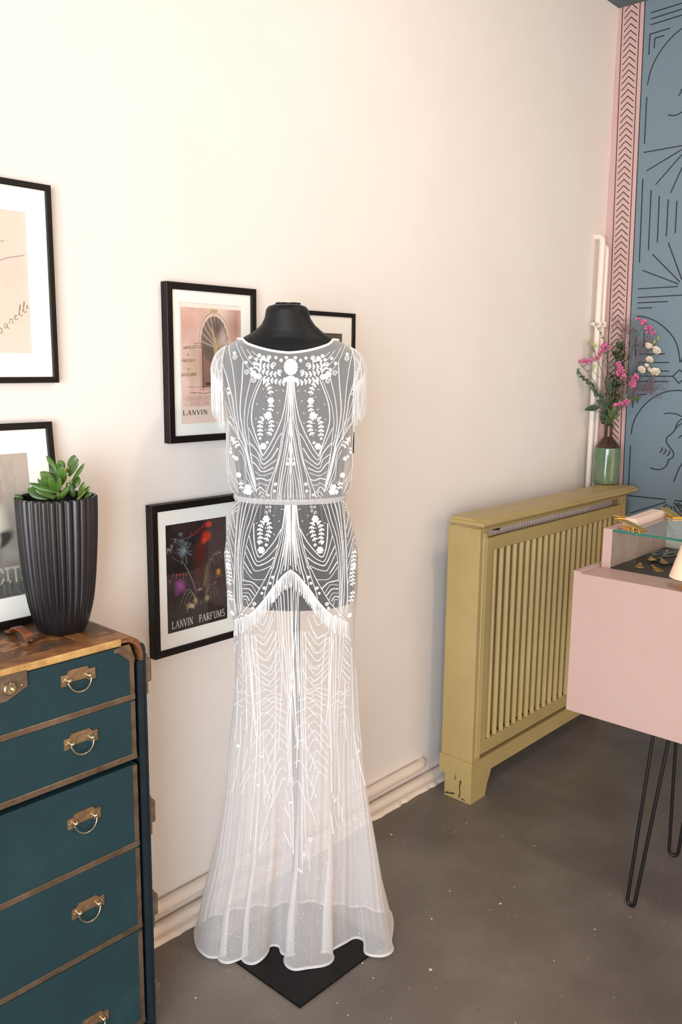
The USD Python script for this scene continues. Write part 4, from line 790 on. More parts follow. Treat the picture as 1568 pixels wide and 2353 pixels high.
for (a, b, w, d0, d1) in (((405, 470), (333, 392), 34, 0, .01), ((420, 570), (316, 480), 78, -.005, -.02), ((410, 540), (350, 465), 62, .01, .015), ((480, 500), (520, 385), 78, .015, .02), ((440, 560), (480, 440), 82, -.01, -.02), ((490, 510), (568, 402), 44, .0, .0), ((500, 545), (597, 434), 32, .01, .01), ((415, 600), (395, 500), 58, -.02, -.03), ((425, 600), (482, 505), 56, -.02, -.035),
        ((415, 610), (238, 556), 44, -.01, -.02), ((400, 645), (280, 590), 62, -.01, -.02), ((330, 590), (278, 537), 62, .01, .02), ((340, 650), (204, 600), 92, 0, 0), ((190, 648), (136, 626), 30, -.02, -.02), ((430, 645), (535, 565), 48, -.02, -.03), ((520, 640), (478, 550), 54, 0, 0), ((548, 636), (602, 545), 40, .0, .0), ((560, 640), (626, 578), 34, .01, .01), ((440, 470), (402, 420), 52, .015, .02), ((505, 590), (540, 525), 56, .01, .02), ((440, 520), (390, 440), 60, .0, .01), ((300, 640), (240, 545), 30, .02, .03), ((590, 650), (650, 615), 30, .0, .0), ((360, 640), (340, 560), 50, .02, .02)):
    part('leaf', jleaf(a, b, w, d0, d1), jade, pt, smooth=True)

# ================================================================= dress form and gown
# gown frame: x to the viewer's right, y away from the front, z up; the form faces the room's corner diagonal
GX, GY = 1.465, -0.306
#            z     xL      xR     front  back
BODY = np.array([(0.945, -.164, .128, .108, .115), (1.000, -.176, .134, .114, .125), (1.061, -.181, .133, .112, .125), (1.12, -.172, .122, .102, .110), (1.204, -.150, .096, .085, .085),
                 (1.26, -.156, .101, .093, .088), (1.32, -.167, .110, .108, .095), (1.38, -.172, .116, .116, .100), (1.44, -.179, .122, .105, .102), (1.50, -.187, .130, .088, .098), (1.535, -.182, .124, .078, .088), (1.560, -.164, .102, .067, .074), (1.575, -.140, .076, .058, .066), (1.590, -.113, .050, .055, .060), (1.606, -.095, .031, .054, .058), (1.622, -.087, .020, .053, .056), (1.640, -.084, .016, .052, .055), (1.648, -.079, .010, .049, .052), (1.652, -.066, -.002, .040, .042)])
SKIRT = np.array([(0.0, -.272, .242, .085, .135), (.13, -.250, .216, .092, .135), (.28, -.214, .195, .098, .13), (.44, -.190, .169, .103, .128), (.56, -.182, .155, .106, .126), (.70, -.166, .143, .110, .125), (.82, -.163, .134, .113, .124), (.90, -.169, .134, .117, .126), (.98, -.183, .139, .121, .131), (1.061, -.188, .139, .119, .131), (1.12, -.178, .128, .109, .117), (1.17, -.165, .111, .096, .100), (1.204, -.158, .103, .091, .092), (1.215, -.158, .103, .092, .092)])
BODICE = np.array([(1.200, -.160, .105, .094, .094), (1.212, -.162, .108, .100, .098), (1.222, -.170, .116, .114, .106), (1.24, -.174, .120, .119, .108), (1.28, -.178, .122, .121, .106), (1.33, -.180, .122, .121, .106), (1.38, -.180, .124, .122, .107), (1.44, -.185, .128, .110, .107), (1.50, -.193, .136, .093, .103), (1.535, -.188, .130, .083, .093), (1.560, -.170, .108, .072, .079), (1.572, -.150, .086, .064, .072)])
HEMF = np.array([(.251, .120), (.256, .080), (.249, .025), (.238, -.012), (.247, -.038), (.235, -.061), (.211, -.075), (.181, -.065), (.166, -.052), (.170, -.028), (.172, .000), (.146, .013), (.124, -.012), (.092, -.034), (.066, -.050), (.050, -.046), (.074, -.042), (.090, -.064), (.079, -.090), (.053, -.103), (.016, -.110), (-.009, -.117), (-.029, -.107), (-.042, -.084), (-.040, -.056), (-.018, -.046), (-.014, -.054), (-.033, -.060), (-.053, -.046), (-.050, -.027), (-.064, -.017), (-.084, -.022),
                 (-.082, -.040), (-.092, -.063), (-.106, -.082), (-.126, -.090), (-.148, -.076), (-.155, -.050), (-.138, -.032), (-.134, -.050), (-.160, -.075), (-.185, -.089), (-.207, -.076), (-.214, -.052), (-.192, -.034), (-.190, -.050), (-.222, -.062), (-.244, -.058), (-.263, -.036), (-.276, -.004), (-.284, .035)])
HEMB = np.array([(-.285, .070), (-.262, .085), (-.250, .125), (-.215, .112), (-.190, .150), (-.150, .130), (-.125, .168), (-.080, .140), (-.050, .180), (-.005, .148), (.035, .182), (.070, .142), (.115, .168), (.140, .128), (.185, .150), (.205, .115)])
def _hem():
    p = np.vstack([HEMF, HEMB, HEMF[:1]])
    for _ in range(2):
        q = np.empty((2*len(p)-1, 2)); q[0::2] = p; q[1::2] = (p[1:]+p[:-1])/2; c = q.copy(); c[1:-1] = .25*q[:-2]+.5*q[1:-1]+.25*q[2:]; p = c
    d = np.hypot(*np.diff(p, axis=0).T); L = np.r_[0, np.cumsum(d)]; nf = 4*len(HEMF)
    a = math.acos((p[0, 0]+.015)/.268)*-1; e = p[nf-4]
    sf = L/L[nf-4]; x_ = p[0, 0]+(e[0]-p[0, 0])*sf; xm = .55*x_+.45*np.minimum.accumulate(p[:, 0])
    u0 = math.atan2(-p[0, 1]*2, .268); u1 = math.pi+math.atan2(e[1]*2, .268)
    k = np.clip(sf, 0, 1); t = np.clip((xm-e[0])/(p[0, 0]-e[0]), 0, 1)
    uf = u0+(u1-u0)*(np.arccos(2*t-1)/math.pi*.65+.35*(1-t)); ub = u1+(2*math.pi+u0-u1)*(L-L[nf-4])/(L[-1]-L[nf-4])
    u = np.where(np.arange(len(p)) <= nf-4, np.maximum.accumulate(uf), ub); return u, p
HU, HP = _hem()
def sec(T, z):
    return [np.interp(z, T[:, 0], T[:, k]) for k in range(1, 5)]
def ring(T, z, u, ex=2.15):
    """Points of a section: u from 0, right side, over the front (pi/2), left, to the back."""
    a, b, f, k = sec(T, z); c, s = np.cos(u), np.sin(u); e = 2/ex
    x = (a+b)/2+(b-a)/2*np.sign(c)*np.abs(c)**e; y = np.where(s > 0, -f, k)*np.abs(s)**e
    return x, y
def hem_at(u):
    w = (u-HU[0]) % (2*math.pi)+HU[0]; return np.interp(w, HU, HP[:, 0]), np.interp(w, HU, HP[:, 1])
def skirt_xy(z, u):
    x, y = ring(SKIRT, z, u, 2.0+.15*np.clip(z/.9, 0, 1)); x0, y0 = ring(SKIRT, 0.0, u, 2.0); hx, hy = hem_at(u)
    w = np.clip((.86-z)/.86, 0, 1)**1.4; x = x+w*(hx-x0); y = y+w*(hy-y0)
    p = np.clip((.86-z)/.5, 0, 1)*np.clip(z/.10, 0, 1)*.0032; y = y+p*(np.sin(61*u)+.8*np.sin(37*u+1))
    g = np.clip((z-1.13)/.07, 0, 1)*.0018
    return x, y+g*np.sin(70*u)
def neck_z(u):
    x, _ = ring(BODICE, 1.55, u); s = np.sin(u); t = np.clip(np.abs(x+.031)/.130, 0, 1)
    lo = np.where(s > 0, 1.541, 1.515); return lo+(1.572-lo)*t**1.6
def bodice_xy(z, u):
    x, y = ring(BODICE, z, u); p = np.exp(-((z-1.225)/.030)**2)*.0035+np.clip((1.36-z)/.15, 0, 1)*.0012
    return x, y+p*np.sin(52*u+1.1*np.sin(7*u))
# depth of the gown's front over (x, z), so that the embroidery can lie on it
ZD = np.arange(0.0, 1.585, .0025); XD = np.arange(-.30, .27, .0015); DEP = np.full((len(ZD), len(XD)), 9.0); LIM = np.zeros((len(ZD), 2))
_u = np.linspace(-.25, math.pi+.25, 1500)
for _i, _z in enumerate(ZD):
    X, Y = (bodice_xy if _z > 1.206 else skirt_xy)(_z, _u); LIM[_i] = X.min()+.0012, X.max()-.0012
    np.minimum.at(DEP[_i], np.clip(np.round((X-XD[0])/.0015).astype(int), 0, len(XD)-1), Y)
    _ok = DEP[_i] < 8; DEP[_i] = np.interp(XD, XD[_ok], DEP[_i][_ok])
def on_gown(p, off=.0012):
    p = np.asarray(p, float); z = np.clip(p[:, 1], .004, 1.575); i = np.clip((z/.0025), 0, len(ZD)-1.001); i0 = i.astype(int); fz = i-i0
    lo = LIM[i0]; x = np.clip(p[:, 0], lo[:, 0], lo[:, 1]); j = np.clip((x-XD[0])/.0015, 0, len(XD)-1.001); j0 = j.astype(int); fx = j-j0
    y = (DEP[i0, j0]*(1-fx)+DEP[i0, j0+1]*fx)*(1-fz)+(DEP[i0+1, j0]*(1-fx)+DEP[i0+1, j0+1]*fx)*fz
    return np.stack([x, y-off, z], 1)

jersey = M('black_jersey', (13, 12, 13), 0.55, spec=.3, bump=.15, bscale=500, bdist=.0004, extra={'sheen_weight': 0.04, 'sheen_roughness': 0.5})
blackplate = M('black_base_plate', (10, 9, 9), 0.55, spec=.25, bump=.1, bscale=120, bdist=.0006, scale=40, ramp=[(.3, lin((9, 8, 8))), (.75, lin((18, 16, 15)))])
tulle_top = sheer('tulle_bodice', (0.93, 0.92, 0.91), 0.30, 1.0)
tulle = sheer('tulle_skirt', (0.93, 0.91, 0.90), 0.14, 1.0, (0.52, 0.41))
satin = sheer('tulle_band', (0.96, 0.94, 0.93), 0.62, 0.95)
bead = M('white_beads', (250, 247, 242), 0.32, extra={'subsurface_weight': 0.0}, coat=.3)
fringem = M('fringe_beads', (250, 248, 244), 0.3, coat=.4)
thread = M('white_thread', (248, 244, 238), 0.6)
fm = thing('dress_form', 'black jersey dress form on a pole and square base, wearing the beaded gown', 'mannequin', (GX, GY, 0), rz=-45)
U = np.linspace(0, 2*math.pi, 97)[:-1]
Z = np.r_[np.linspace(.945, 1.5, 60), np.linspace(1.51, 1.652, 40)]
P = []
for z in Z:
    x, y = ring(BODY, z, U); P.append(np.stack([x, y, np.full_like(x, z)], 1))
P = np.array(P); nz = meshkit.fbm(P*14+2, 3); P[..., 1] += (nz-.5)*.0025*np.sign(P[..., 1])
v, f = gridmesh(P, True); n0, n1 = len(v), len(v)+1; m = len(U); kt = (len(P)-1)*m
v = np.vstack([v, P[0].mean(0), P[-1].mean(0)+[0, 0, .003]])
f = np.vstack([f, [[n0, (j+1) % m, j] for j in range(m)], [[n1, kt+j, kt+(j+1) % m] for j in range(m)]])
part('torso', (v, f), jersey, fm, smooth=50)
G = []
for k in range(9):
    a = k*.7; c0 = np.array([-.034+.028*math.cos(a), .020*math.sin(a), 1.652]); G.append(tube(smoothline([c0, c0*[1, .6, 1]+[.002, 0, .0035], np.array([-.034+.006*math.cos(a+1), .004*math.sin(a), 1.6545])], 1), .0028, 6))
part('neck_gather', cat(*G, ball((-.032, 0, 1.654), .006, 1, (1.3, 1, .6))), jersey, fm, smooth=True)
part('pole', tube([(-.012, 0, .012), (-.012, 0, .95)], .0095, 20), M('brushed_steel', (150, 148, 146), .4, metal=.8), fm, smooth=40)
part('pole_socket', moved(lathe([(0, 0), (.034, 0), (.034, .006), (.020, .010), (.018, .05), (.0128, .052)], 24), (-.012, 0, .006)), blacksteel, fm, smooth=40)
hd = .226; part('base_plate', moved(extr(Polygon([(0, -hd), (hd, 0), (0, hd), (-hd, 0)]), .006, 'xy', 0), (0, -.010, 0)), blackplate, fm)

gn = thing('bridal_gown', 'sheer white bridal gown embroidered with beads, on the black dress form', 'dress', (GX, GY, 0), rz=-45)
UB = np.linspace(0, 2*math.pi, 361)[:-1]
P = []
for t_ in np.linspace(0, 1, 70):
    zt = neck_z(UB); z = 1.203+(zt-1.203)*t_; P.append(np.stack([*[np.array(q) for q in zip(*[[float(a) for a in bodice_xy(zz, uu)] for zz, uu in zip(z, UB)])], z], 1))
P = np.array(P); part('bodice', gridmesh(P, True), tulle_top, gn, smooth=True)
neck = P[-1]
part('neckline_trim', tube(neck+[0, 0, .001], .0030, 8, closed=True), bead, gn, smooth=True)
US = np.interp(np.linspace(0, 1, 721)[:-1], np.linspace(0, 1, len(HU)), HU)
ZS = np.r_[np.linspace(.004, .9, 110), np.linspace(.91, 1.207, 34)]
P = []
for z in ZS:
    x, y = skirt_xy(z, US); P.append(np.stack([x, y, np.full_like(x, z)], 1))
P = np.array(P); P[:, :, 2] += (np.exp(-ZS/.05)*.004)[:, None]*(1+np.sin(11*US+1))[None, :]*.5
part('skirt', gridmesh(P, True), tulle, gn, smooth=True); hemc = P[0]
part('hem_binding', tube(hemc+[0, 0, .0035], .0033, 6, closed=True), satin, gn, smooth=True)
P = []
for z, o in ((1.195, .0), (1.198, .0025), (1.202, .003), (1.206, .0025), (1.208, .001)):
    x, y = ring(SKIRT, 1.204, UB); r = 1+(.003+o)/np.hypot(x+.027, y); P.append(np.stack([(x+.027)*r-.027, y*r, np.full_like(x, z)+.0012*np.sin(60*UB)*(o > .003)], 1))
part('waistband', gridmesh(np.array(P), True), satin, gn, smooth=True)

STRANDS = """
m1:-168.8,1556.1 -165.0,1537.3 -159.0,1513.6 -154.6,1483.5 -151.9,1463.9 -149.8,1437.7 -148.5,1418.0 -144.3,1389.4 -144.5,1385.0 -142.2,1370.3 -135.1,1356.0 -130.5,1341.5
t1:-182.3,1512.0 -174.7,1493.6 -166.2,1463.4 -157.7,1437.3 -154.9,1411.0 -150.8,1388.9 -149.4,1386.9 -145.8,1370.1 -143.6,1349.7 -132.9,1334.5 -127.1,1318.9
t1:-132.8,1520.5 -134.0,1497.0 -135.9,1464.3 -138.6,1438.1 -140.0,1411.8 -138.0,1389.8 -136.0,1382.1 -132.7,1359.6 -128.1,1341.7 -124.7,1325.9
n1:-150.7,1561.3 -142.8,1544.0 -134.2,1524.4 -123.3,1510.1 -115.1,1499.8
n1:-139.1,1554.6 -130.4,1538.8 -123.4,1527.1 -109.9,1514.2 -103.2,1507.8
n1:-125.2,1548.0 -112.7,1532.4 -99.3,1519.5
n1:-112.9,1544.1 -102.1,1535.1 -95.4,1529.9
m1:-113.7,1492.1 -115.0,1481.6 -120.3,1460.8 -125.6,1438.5 -129.0,1412.3 -130.4,1390.2 -130.1,1388.1 -128.5,1365.5 -124.5,1346.4 -121.1,1333.0
n1:-93.7,1484.6 -102.9,1465.0 -112.1,1441.5 -118.8,1421.8 -122.8,1390.5 -123.6,1390.6 -121.9,1375.0 -119.7,1356.9 -117.6,1326.3 -114.3,1309.4 -110.9,1292.5
t1:-89.7,1482.0 -98.8,1461.2 -106.7,1440.3 -112.0,1419.4 -113.3,1396.0 -112.5,1385.5 -108.0,1368.8 -102.4,1352.1 -97.8,1339.8 -93.3,1325.2 -87.7,1310.6
t1:-87.7,1310.6 -78.5,1323.5 -68.2,1341.8 -59.1,1358.9 -51.2,1377.0 -44.5,1394.8 -44.5,1392.5 -38.1,1420.8 -34.3,1446.6 -31.8,1472.3 -30.5,1485.3
m1:-119.6,1372.8 -110.4,1355.1 -103.6,1339.5 -93.4,1323.0 -91.2,1307.1 -86.6,1300.4 -78.6,1307.6 -67.2,1323.8 -60.3,1337.5 -52.4,1353.4 -44.5,1363.6
t1:-117.5,1338.9 -107.2,1329.2 -96.8,1316.0 -93.5,1304.8 -90.1,1293.4 -84.4,1290.8 -78.6,1296.2 -67.2,1305.6 -60.4,1317.1 -52.5,1329.7
m1:-114.2,1314.0 -106.2,1308.7 -96.9,1302.4 -93.6,1286.5 -87.9,1280.4 -78.7,1287.1 -69.5,1293.0 -55.9,1303.5
t1:-110.9,1295.9 -102.8,1289.4 -98.2,1282.9 -93.6,1275.7 -85.7,1274.1 -76.4,1278.0 -62.7,1285.3
n1:-105.9,1273.7 -100.7,1271.1 -97.2,1266.8 -86.9,1265.3 -75.3,1268.9 -66.2,1273.8
t1:-103.2,1256.9 -90.3,1260.2 -84.7,1256.7 -77.6,1254.6 -70.9,1257.2
n1:-102.8,1241.2 -92.6,1249.9 -84.8,1243.7 -76.5,1243.8
t1:-101.3,1230.9 -93.8,1241.3 -87.2,1233.3 -81.6,1226.0
m1:-98.2,1219.6 -90.5,1229.0 -85.2,1222.2
n1:-96.4,1208.8 -88.6,1218.9 -83.4,1211.3
m1:-143.6,1349.7 -131.7,1332.3 -124.9,1308.7 -118.2,1274.6 -108.9,1246.6 -103.5,1227.8
m1:-136.3,1355.9 -129.3,1341.6 -124.8,1314.4 -118.0,1286.2 -111.2,1258.0 -102.4,1228.7
t1:-128.1,1341.7 -121.3,1308.9 -114.5,1280.8 -107.7,1252.4 -102.4,1225.2
n1:-119.7,1356.9 -117.6,1326.3 -113.2,1292.3 -108.8,1269.6 -103.3,1240.6
m1:-146.1,1342.6 -134.2,1322.9 -128.4,1305.1 -126.3,1282.2 -121.8,1268.5 -113.8,1245.9 -106.8,1229.1
n1:-142.7,1319.9 -133.2,1306.9 -129.7,1293.4 -128.8,1273.9 -126.5,1259.0 -120.8,1251.0 -114.1,1236.1
m1:-174.2,1390.0 -160.8,1373.3 -148.4,1358.4 -143.6,1345.1
n1:-167.1,1395.6 -155.5,1388.7 -148.2,1379.0
n1:-167.3,1384.1 -153.2,1370.6 -144.7,1356.5
n1:-169.3,1275.9 -163.1,1256.9 -149.9,1245.7 -141.5,1240.7
n1:-172.8,1266.1 -165.9,1250.3 -155.4,1238.4 -148.0,1216.2
n1:-174.8,1253.2 -171.6,1235.0 -162.4,1219.1 -152.7,1209.2
n1:-139.9,1251.8 -130.6,1245.2
n1:-172.8,1384.4 -175.1,1343.1 -176.5,1295.0 -174.8,1253.2
n1:-169.9,1388.4 -171.3,1344.0 -171.7,1296.8 -170.9,1273.0
n1:-176.0,1429.4 -168.4,1410.0 -159.5,1390.7 -148.3,1366.5
n1:-186.3,1474.5 -179.9,1462.8 -170.8,1448.6 -166.5,1430.2 -160.8,1410.6 -155.1,1388.6
m1:-188.9,1471.6 -183.6,1455.7 -179.4,1429.0 -175.0,1402.5 -173.9,1399.4 -172.8,1384.4
m1:-29.9,1485.3 -31.0,1440.2 -36.7,1392.6 -38.9,1379.4 -44.5,1353.5 -50.2,1317.3 -54.8,1294.5 -61.6,1277.3 -68.6,1259.7 -76.6,1236.8 -82.1,1216.4
m1:-27.2,1485.3 -29.0,1433.7 -31.4,1392.6 -34.4,1382.8 -41.2,1353.5 -45.7,1323.0 -51.4,1300.3 -57.1,1279.6 -61.7,1265.9 -65.1,1248.6 -69.5,1230.0 -68.9,1210.5
n1:-26.6,1485.3 -27.7,1433.7 -29.5,1392.6 -29.9,1379.5 -34.4,1351.3 -40.1,1317.4 -43.5,1300.4 -48.0,1281.0 -50.3,1260.3 -54.0,1236.4 -56.1,1211.4
t1:-25.3,1485.3 -25.7,1420.9 -23.8,1407.1 -28.8,1362.6 -34.4,1328.8 -37.8,1306.0 -42.4,1283.3 -45.8,1260.5 -49.3,1237.2 -52.3,1210.5
m1:-22.1,1396.1 -25.4,1357.0 -28.8,1328.8 -34.4,1294.7 -37.9,1271.8 -42.4,1254.7 -45.9,1225.8 -47.7,1205.4
n1:-22.1,1373.9 -23.2,1340.1 -25.4,1311.9 -28.8,1289.2 -33.3,1266.1 -35.7,1248.5 -39.5,1211.4
m1:-22.1,1351.4 -22.6,1311.9 -25.4,1289.2 -27.7,1272.1 -31.1,1243.2 -30.4,1206.0
n1:-22.6,1306.2 -23.7,1277.8 -25.9,1249.3 -25.1,1212.1
t0:-24.0,1485.3 -23.5,1446.7 -23.6,1392.7 -22.1,1373.9 -22.0,1309.6
m1:-38.0,1194.9 -39.6,1175.6 -43.5,1145.3 -48.6,1128.3 -53.2,1105.6 -58.9,1082.7 -65.8,1059.7 -70.4,1045.5 -69.3,1055.6 -83.3,1024.0 -96.4,1000.4 -113.3,970.6 -120.7,958.3 -137.0,938.5 -161.7,903.0
m1:-36.2,1195.1 -38.5,1167.6 -42.9,1134.0 -47.4,1111.4 -53.1,1088.5 -61.1,1065.6 -65.8,1045.7 -61.1,1059.4 -68.1,1045.0 -72.8,1027.0 -77.5,1012.5 -83.5,994.2 -87.1,977.1
m1:-35.0,1195.2 -36.1,1156.5 -40.5,1122.9 -45.1,1094.4 -50.8,1071.5 -56.5,1046.0 -58.9,1042.9 -63.5,1025.0 -67.1,1003.5
t1:-32.7,1195.4 -33.7,1145.3 -38.2,1111.5 -42.7,1083.0 -49.6,1046.2 -53.1,1037.2 -57.7,1016.9
m1:-30.4,1195.5 -31.3,1134.1 -34.7,1100.2 -40.4,1066.0 -45.0,1046.3 -47.3,1037.3
t1:-28.7,1195.4 -29.0,1122.9 -32.3,1088.8 -36.9,1046.4 -40.3,1045.7
m1:-27.5,1195.3 -27.2,1111.6 -28.9,1077.4 -31.1,1046.4
n1:-31.8,1195.5 -32.5,1134.1 -36.4,1105.9 -41.5,1077.3
n1:-29.5,1195.4 -30.2,1128.5 -33.5,1094.5 -38.6,1056.7
t0:-25.8,1195.2 -25.0,1122.9 -24.8,1058.0
t1:-110.7,1150.1 -110.5,1125.4 -109.2,1108.5 -105.6,1088.3 -98.4,1071.7 -85.6,1082.8 -72.8,1098.2 -62.4,1111.1 -53.3,1127.1 -46.4,1140.7
m1:-121.8,1122.1 -116.3,1102.2 -110.3,1081.0 -103.1,1062.2 -91.4,1066.5 -79.7,1073.9 -68.2,1085.8 -60.1,1095.2 -54.3,1104.5
t1:-127.1,1096.4 -118.6,1080.2 -111.4,1064.9 -103.2,1052.7 -89.0,1058.5 -76.2,1065.0 -63.5,1075.7
m1:-130.6,1082.3 -122.1,1065.0 -113.8,1049.4 -109.1,1040.3 -96.1,1043.2 -83.2,1048.2 -69.3,1056.6
t1:-133.5,1060.9 -127.0,1051.0 -119.9,1039.9 -115.1,1034.4
n1:-134.3,1047.6 -124.7,1033.3 -115.2,1021.2 -103.4,1020.1 -84.5,1022.8
t1:-135.8,1016.0 -124.9,1014.6 -115.3,1014.6 -108.2,1010.0 -97.6,1000.3
n1:-135.9,1003.8 -124.9,1006.8 -116.5,1007.9 -110.6,999.0 -104.7,988.8
t1:-136.0,995.3 -121.4,997.6 -115.4,991.1 -108.3,981.2
n1:-136.1,984.3 -122.7,987.8 -118.0,978.7 -114.5,970.5
t1:-136.3,975.6 -127.6,979.1 -122.9,970.5 -120.5,967.1
n1:-135.2,968.2 -129.0,971.3 -124.4,955.1
m1:-134.0,1202.4 -140.3,1180.5 -143.5,1149.7 -146.8,1115.4 -150.2,1080.4 -151.7,1036.7 -151.6,996.9 -149.5,946.6 -146.1,928.2
t1:-125.4,1201.2 -131.5,1183.1 -137.4,1155.0 -141.9,1127.5 -145.4,1098.5 -147.0,1069.6 -147.9,1037.4 -146.4,1010.3 -145.3,960.7 -143.4,935.5
n1:-115.8,1203.1 -120.5,1183.4 -128.9,1160.6 -133.5,1139.8 -139.3,1110.9 -142.8,1076.0 -143.5,1038.3 -142.8,998.8 -142.4,948.7 -140.8,938.8
m1:-105.1,1202.7 -113.2,1179.5 -120.3,1152.5 -127.3,1133.9 -133.2,1111.7 -137.9,1082.4 -141.1,1038.7 -139.7,999.5 -139.3,949.5
n1:-95.6,1201.1 -103.7,1180.3 -113.1,1153.2 -121.2,1125.6 -127.1,1104.4 -133.0,1077.4 -136.8,1039.4 -136.5,1012.2
n1:-143.0,1199.5 -146.7,1182.7 -150.0,1157.4 -151.9,1125.7 -154.1,1091.1 -155.5,1035.8 -158.5,1007.3 -159.6,956.1 -153.8,931.9
n1:-148.1,1195.1 -151.6,1170.6 -153.4,1136.6 -155.5,1102.3 -157.1,1067.7 -158.0,1035.2 -159.9,994.5 -160.8,942.3 -155.4,923.3
m1:-166.8,1175.4 -159.1,1183.7 -144.3,1198.0
n1:-163.0,1170.4 -149.2,1183.6
m1:-167.0,1166.6 -160.6,1154.8 -155.9,1131.6
n1:-167.1,1161.7 -151.7,1173.9
m1:-178.0,1138.7 -170.7,1143.8 -162.3,1125.6 -158.2,1113.1
n1:-180.5,1123.0 -172.6,1130.5 -167.4,1110.7 -156.6,1089.5
m1:-181.9,1101.1 -174.6,1110.1 -168.4,1089.9 -160.2,1065.8
n1:-181.7,1087.3 -175.6,1097.4 -171.0,1081.1 -164.2,1054.1 -159.3,1034.9
n1:-176.6,1081.3 -170.7,1064.2 -167.0,1043.5 -164.8,1017.8 -161.1,1001.6
n0:-59.0,971.4 -55.6,947.0 -53.4,897.7 -48.9,855.5 -52.7,865.6 -49.1,819.2 -41.8,765.8 -31.8,724.7 -30.6,697.3 -31.9,641.7 -33.3,595.5
n0:-52.0,981.4 -51.0,934.9 -47.6,897.9 -45.3,855.6 -45.3,852.7 -42.9,806.1 -38.0,765.7 -30.5,734.4
t0:-47.3,986.3 -46.2,959.6 -42.9,910.5 -39.4,855.8 -37.8,852.9 -34.2,806.1 -31.7,752.1 -25.5,712.1 -26.8,657.0 -29.4,597.0 -30.8,594.1 -30.8,561.6 -23.4,511.7 -18.9,462.2 -18.1,311.5
m1:-40.4,993.5 -39.2,965.8 -37.0,910.6 -32.4,855.9 -32.9,846.4 -29.2,793.0 -25.4,725.8 -24.2,657.2 -24.9,619.2 -23.4,545.0 -17.4,496.3
m1:-32.2,1011.4 -29.9,972.0 -30.0,923.0 -27.7,856.0 -27.9,833.2 -25.4,779.9 -19.1,698.4 -12.8,629.6
t0:-23.0,1016.2 -23.0,959.8 -21.8,910.7 -19.4,856.1 -19.2,846.5 -15.4,779.6 -12.8,698.2 -7.6,598.9 -10.0,547.7
n0:-13.7,1019.7 -13.7,959.8 -13.6,898.3 -11.2,856.0 -10.5,833.2 -6.6,739.7 -5.1,598.7
n0:-5.6,1004.2 -6.7,947.5 -7.7,856.0 -4.1,739.8
n0:-30.3,899.1 -25.3,833.3 -20.4,766.4 -11.5,671.0 -7.6,598.9
t0:-19.1,899.1 -17.9,819.8 -16.6,725.5 -8.9,644.1 -7.6,598.9
n0:-11.7,899.1 -9.2,833.2 -6.5,753.2 -5.6,598.8
m1:-6.8,899.0 -4.1,806.6 -2.8,753.2 -0.1,698.8 3.9,601.5
n0:-1.8,898.9 0.9,806.4 3.7,699.3 7.7,600.7
n0:3.1,898.8 5.8,819.7 8.6,740.2 10.1,672.9 11.6,600.5
m1:10.5,898.6 11.5,806.4 11.1,726.8 10.0,686.5 12.8,600.9 13.5,596.8 13.7,548.7 17.0,483.5 23.5,438.7
n0:2.6,645.9 4.4,563.2 9.4,448.8 12.7,375.4 19.2,329.0 24.1,281.9
n0:5.9,562.7 3.1,461.8 3.4,362.3 5.2,285.1
m1:-95.9,915.4 -88.8,910.0 -85.2,916.6 -77.9,938.4
n0:-105.6,909.1 -96.1,899.0 -86.6,890.2 -76.9,912.4 -63.8,954.0
m1:-104.7,885.3 -93.9,881.8 -86.7,875.1 -77.0,897.4 -63.9,933.1
n0:-105.5,870.8 -95.4,868.4 -85.3,856.4 -72.6,880.2 -66.3,897.7
m1:-100.6,852.9 -91.8,842.1 -80.4,840.9 -70.2,863.2 -56.3,894.4
n0:-98.3,829.2 -86.8,825.5 -78.0,819.9 -67.8,846.1 -53.9,874.8
m1:-95.9,812.2 -85.7,808.4 -76.8,801.5 -65.4,816.9 -57.8,834.9 -53.4,852.4
n0:-92.2,794.0 -83.2,790.2 -76.3,783.7 -65.5,794.3 -54.1,819.1 -50.3,827.2
m1:-94.8,781.7 -83.3,774.3 -71.9,769.1 -63.1,782.4 -50.4,804.6
n0:-94.9,769.7 -83.4,761.0 -68.8,756.6 -59.3,770.9 -49.2,781.9
m1:-93.7,755.0 -83.4,749.0 -68.2,745.9 -60.6,753.3 -53.0,762.0
n0:-92.6,722.7 -79.7,734.6 -68.2,742.5 -55.6,742.0 -51.8,737.8 -41.2,740.0
m1:-92.7,709.2 -79.7,722.5 -65.8,732.9 -58.2,730.9 -54.4,725.9 -41.9,725.0
n0:-91.5,695.8 -78.5,709.2 -63.9,724.0 -55.7,719.1 -46.9,711.4 -38.1,715.3
m1:-90.3,678.9 -76.0,696.3 -62.1,711.2 -54.5,701.6 -43.2,696.1 -33.1,688.6
n0:-90.4,653.7 -76.1,675.0 -60.2,695.3 -53.3,683.8 -43.3,675.3 -33.2,666.3
m1:-90.5,621.7 -74.9,648.6 -60.3,673.8 -54.6,666.2 -44.6,657.2 -34.5,646.6
n0:-85.4,598.0 -72.5,621.2 -57.8,649.9 -47.2,637.8 -34.5,622.8
m1:-87.9,547.8 -78.0,573.8 -67.7,596.7 -54.3,628.0 -44.1,617.6 -33.8,601.0
n0:-88.1,506.1 -76.6,548.1 -63.3,574.2 -53.0,601.1 -42.7,590.8 -33.8,579.9
m1:-87.5,470.7 -79.7,502.0 -69.5,524.0 -58.9,551.1 -48.7,571.7 -41.4,565.1 -33.9,560.4
n0:-86.1,435.9 -79.9,465.0 -66.6,499.0 -56.2,531.2 -46.6,546.4 -33.9,533.8
m1:-84.7,411.1 -77.1,441.3 -63.7,463.8 -52.0,488.7 -43.7,516.9 -35.5,507.8
n0:-101.2,320.9 -97.1,365.7 -92.5,385.5 -84.7,411.1
n0:-100.3,332.6 -89.5,354.7 -81.9,371.3 -81.1,381.1
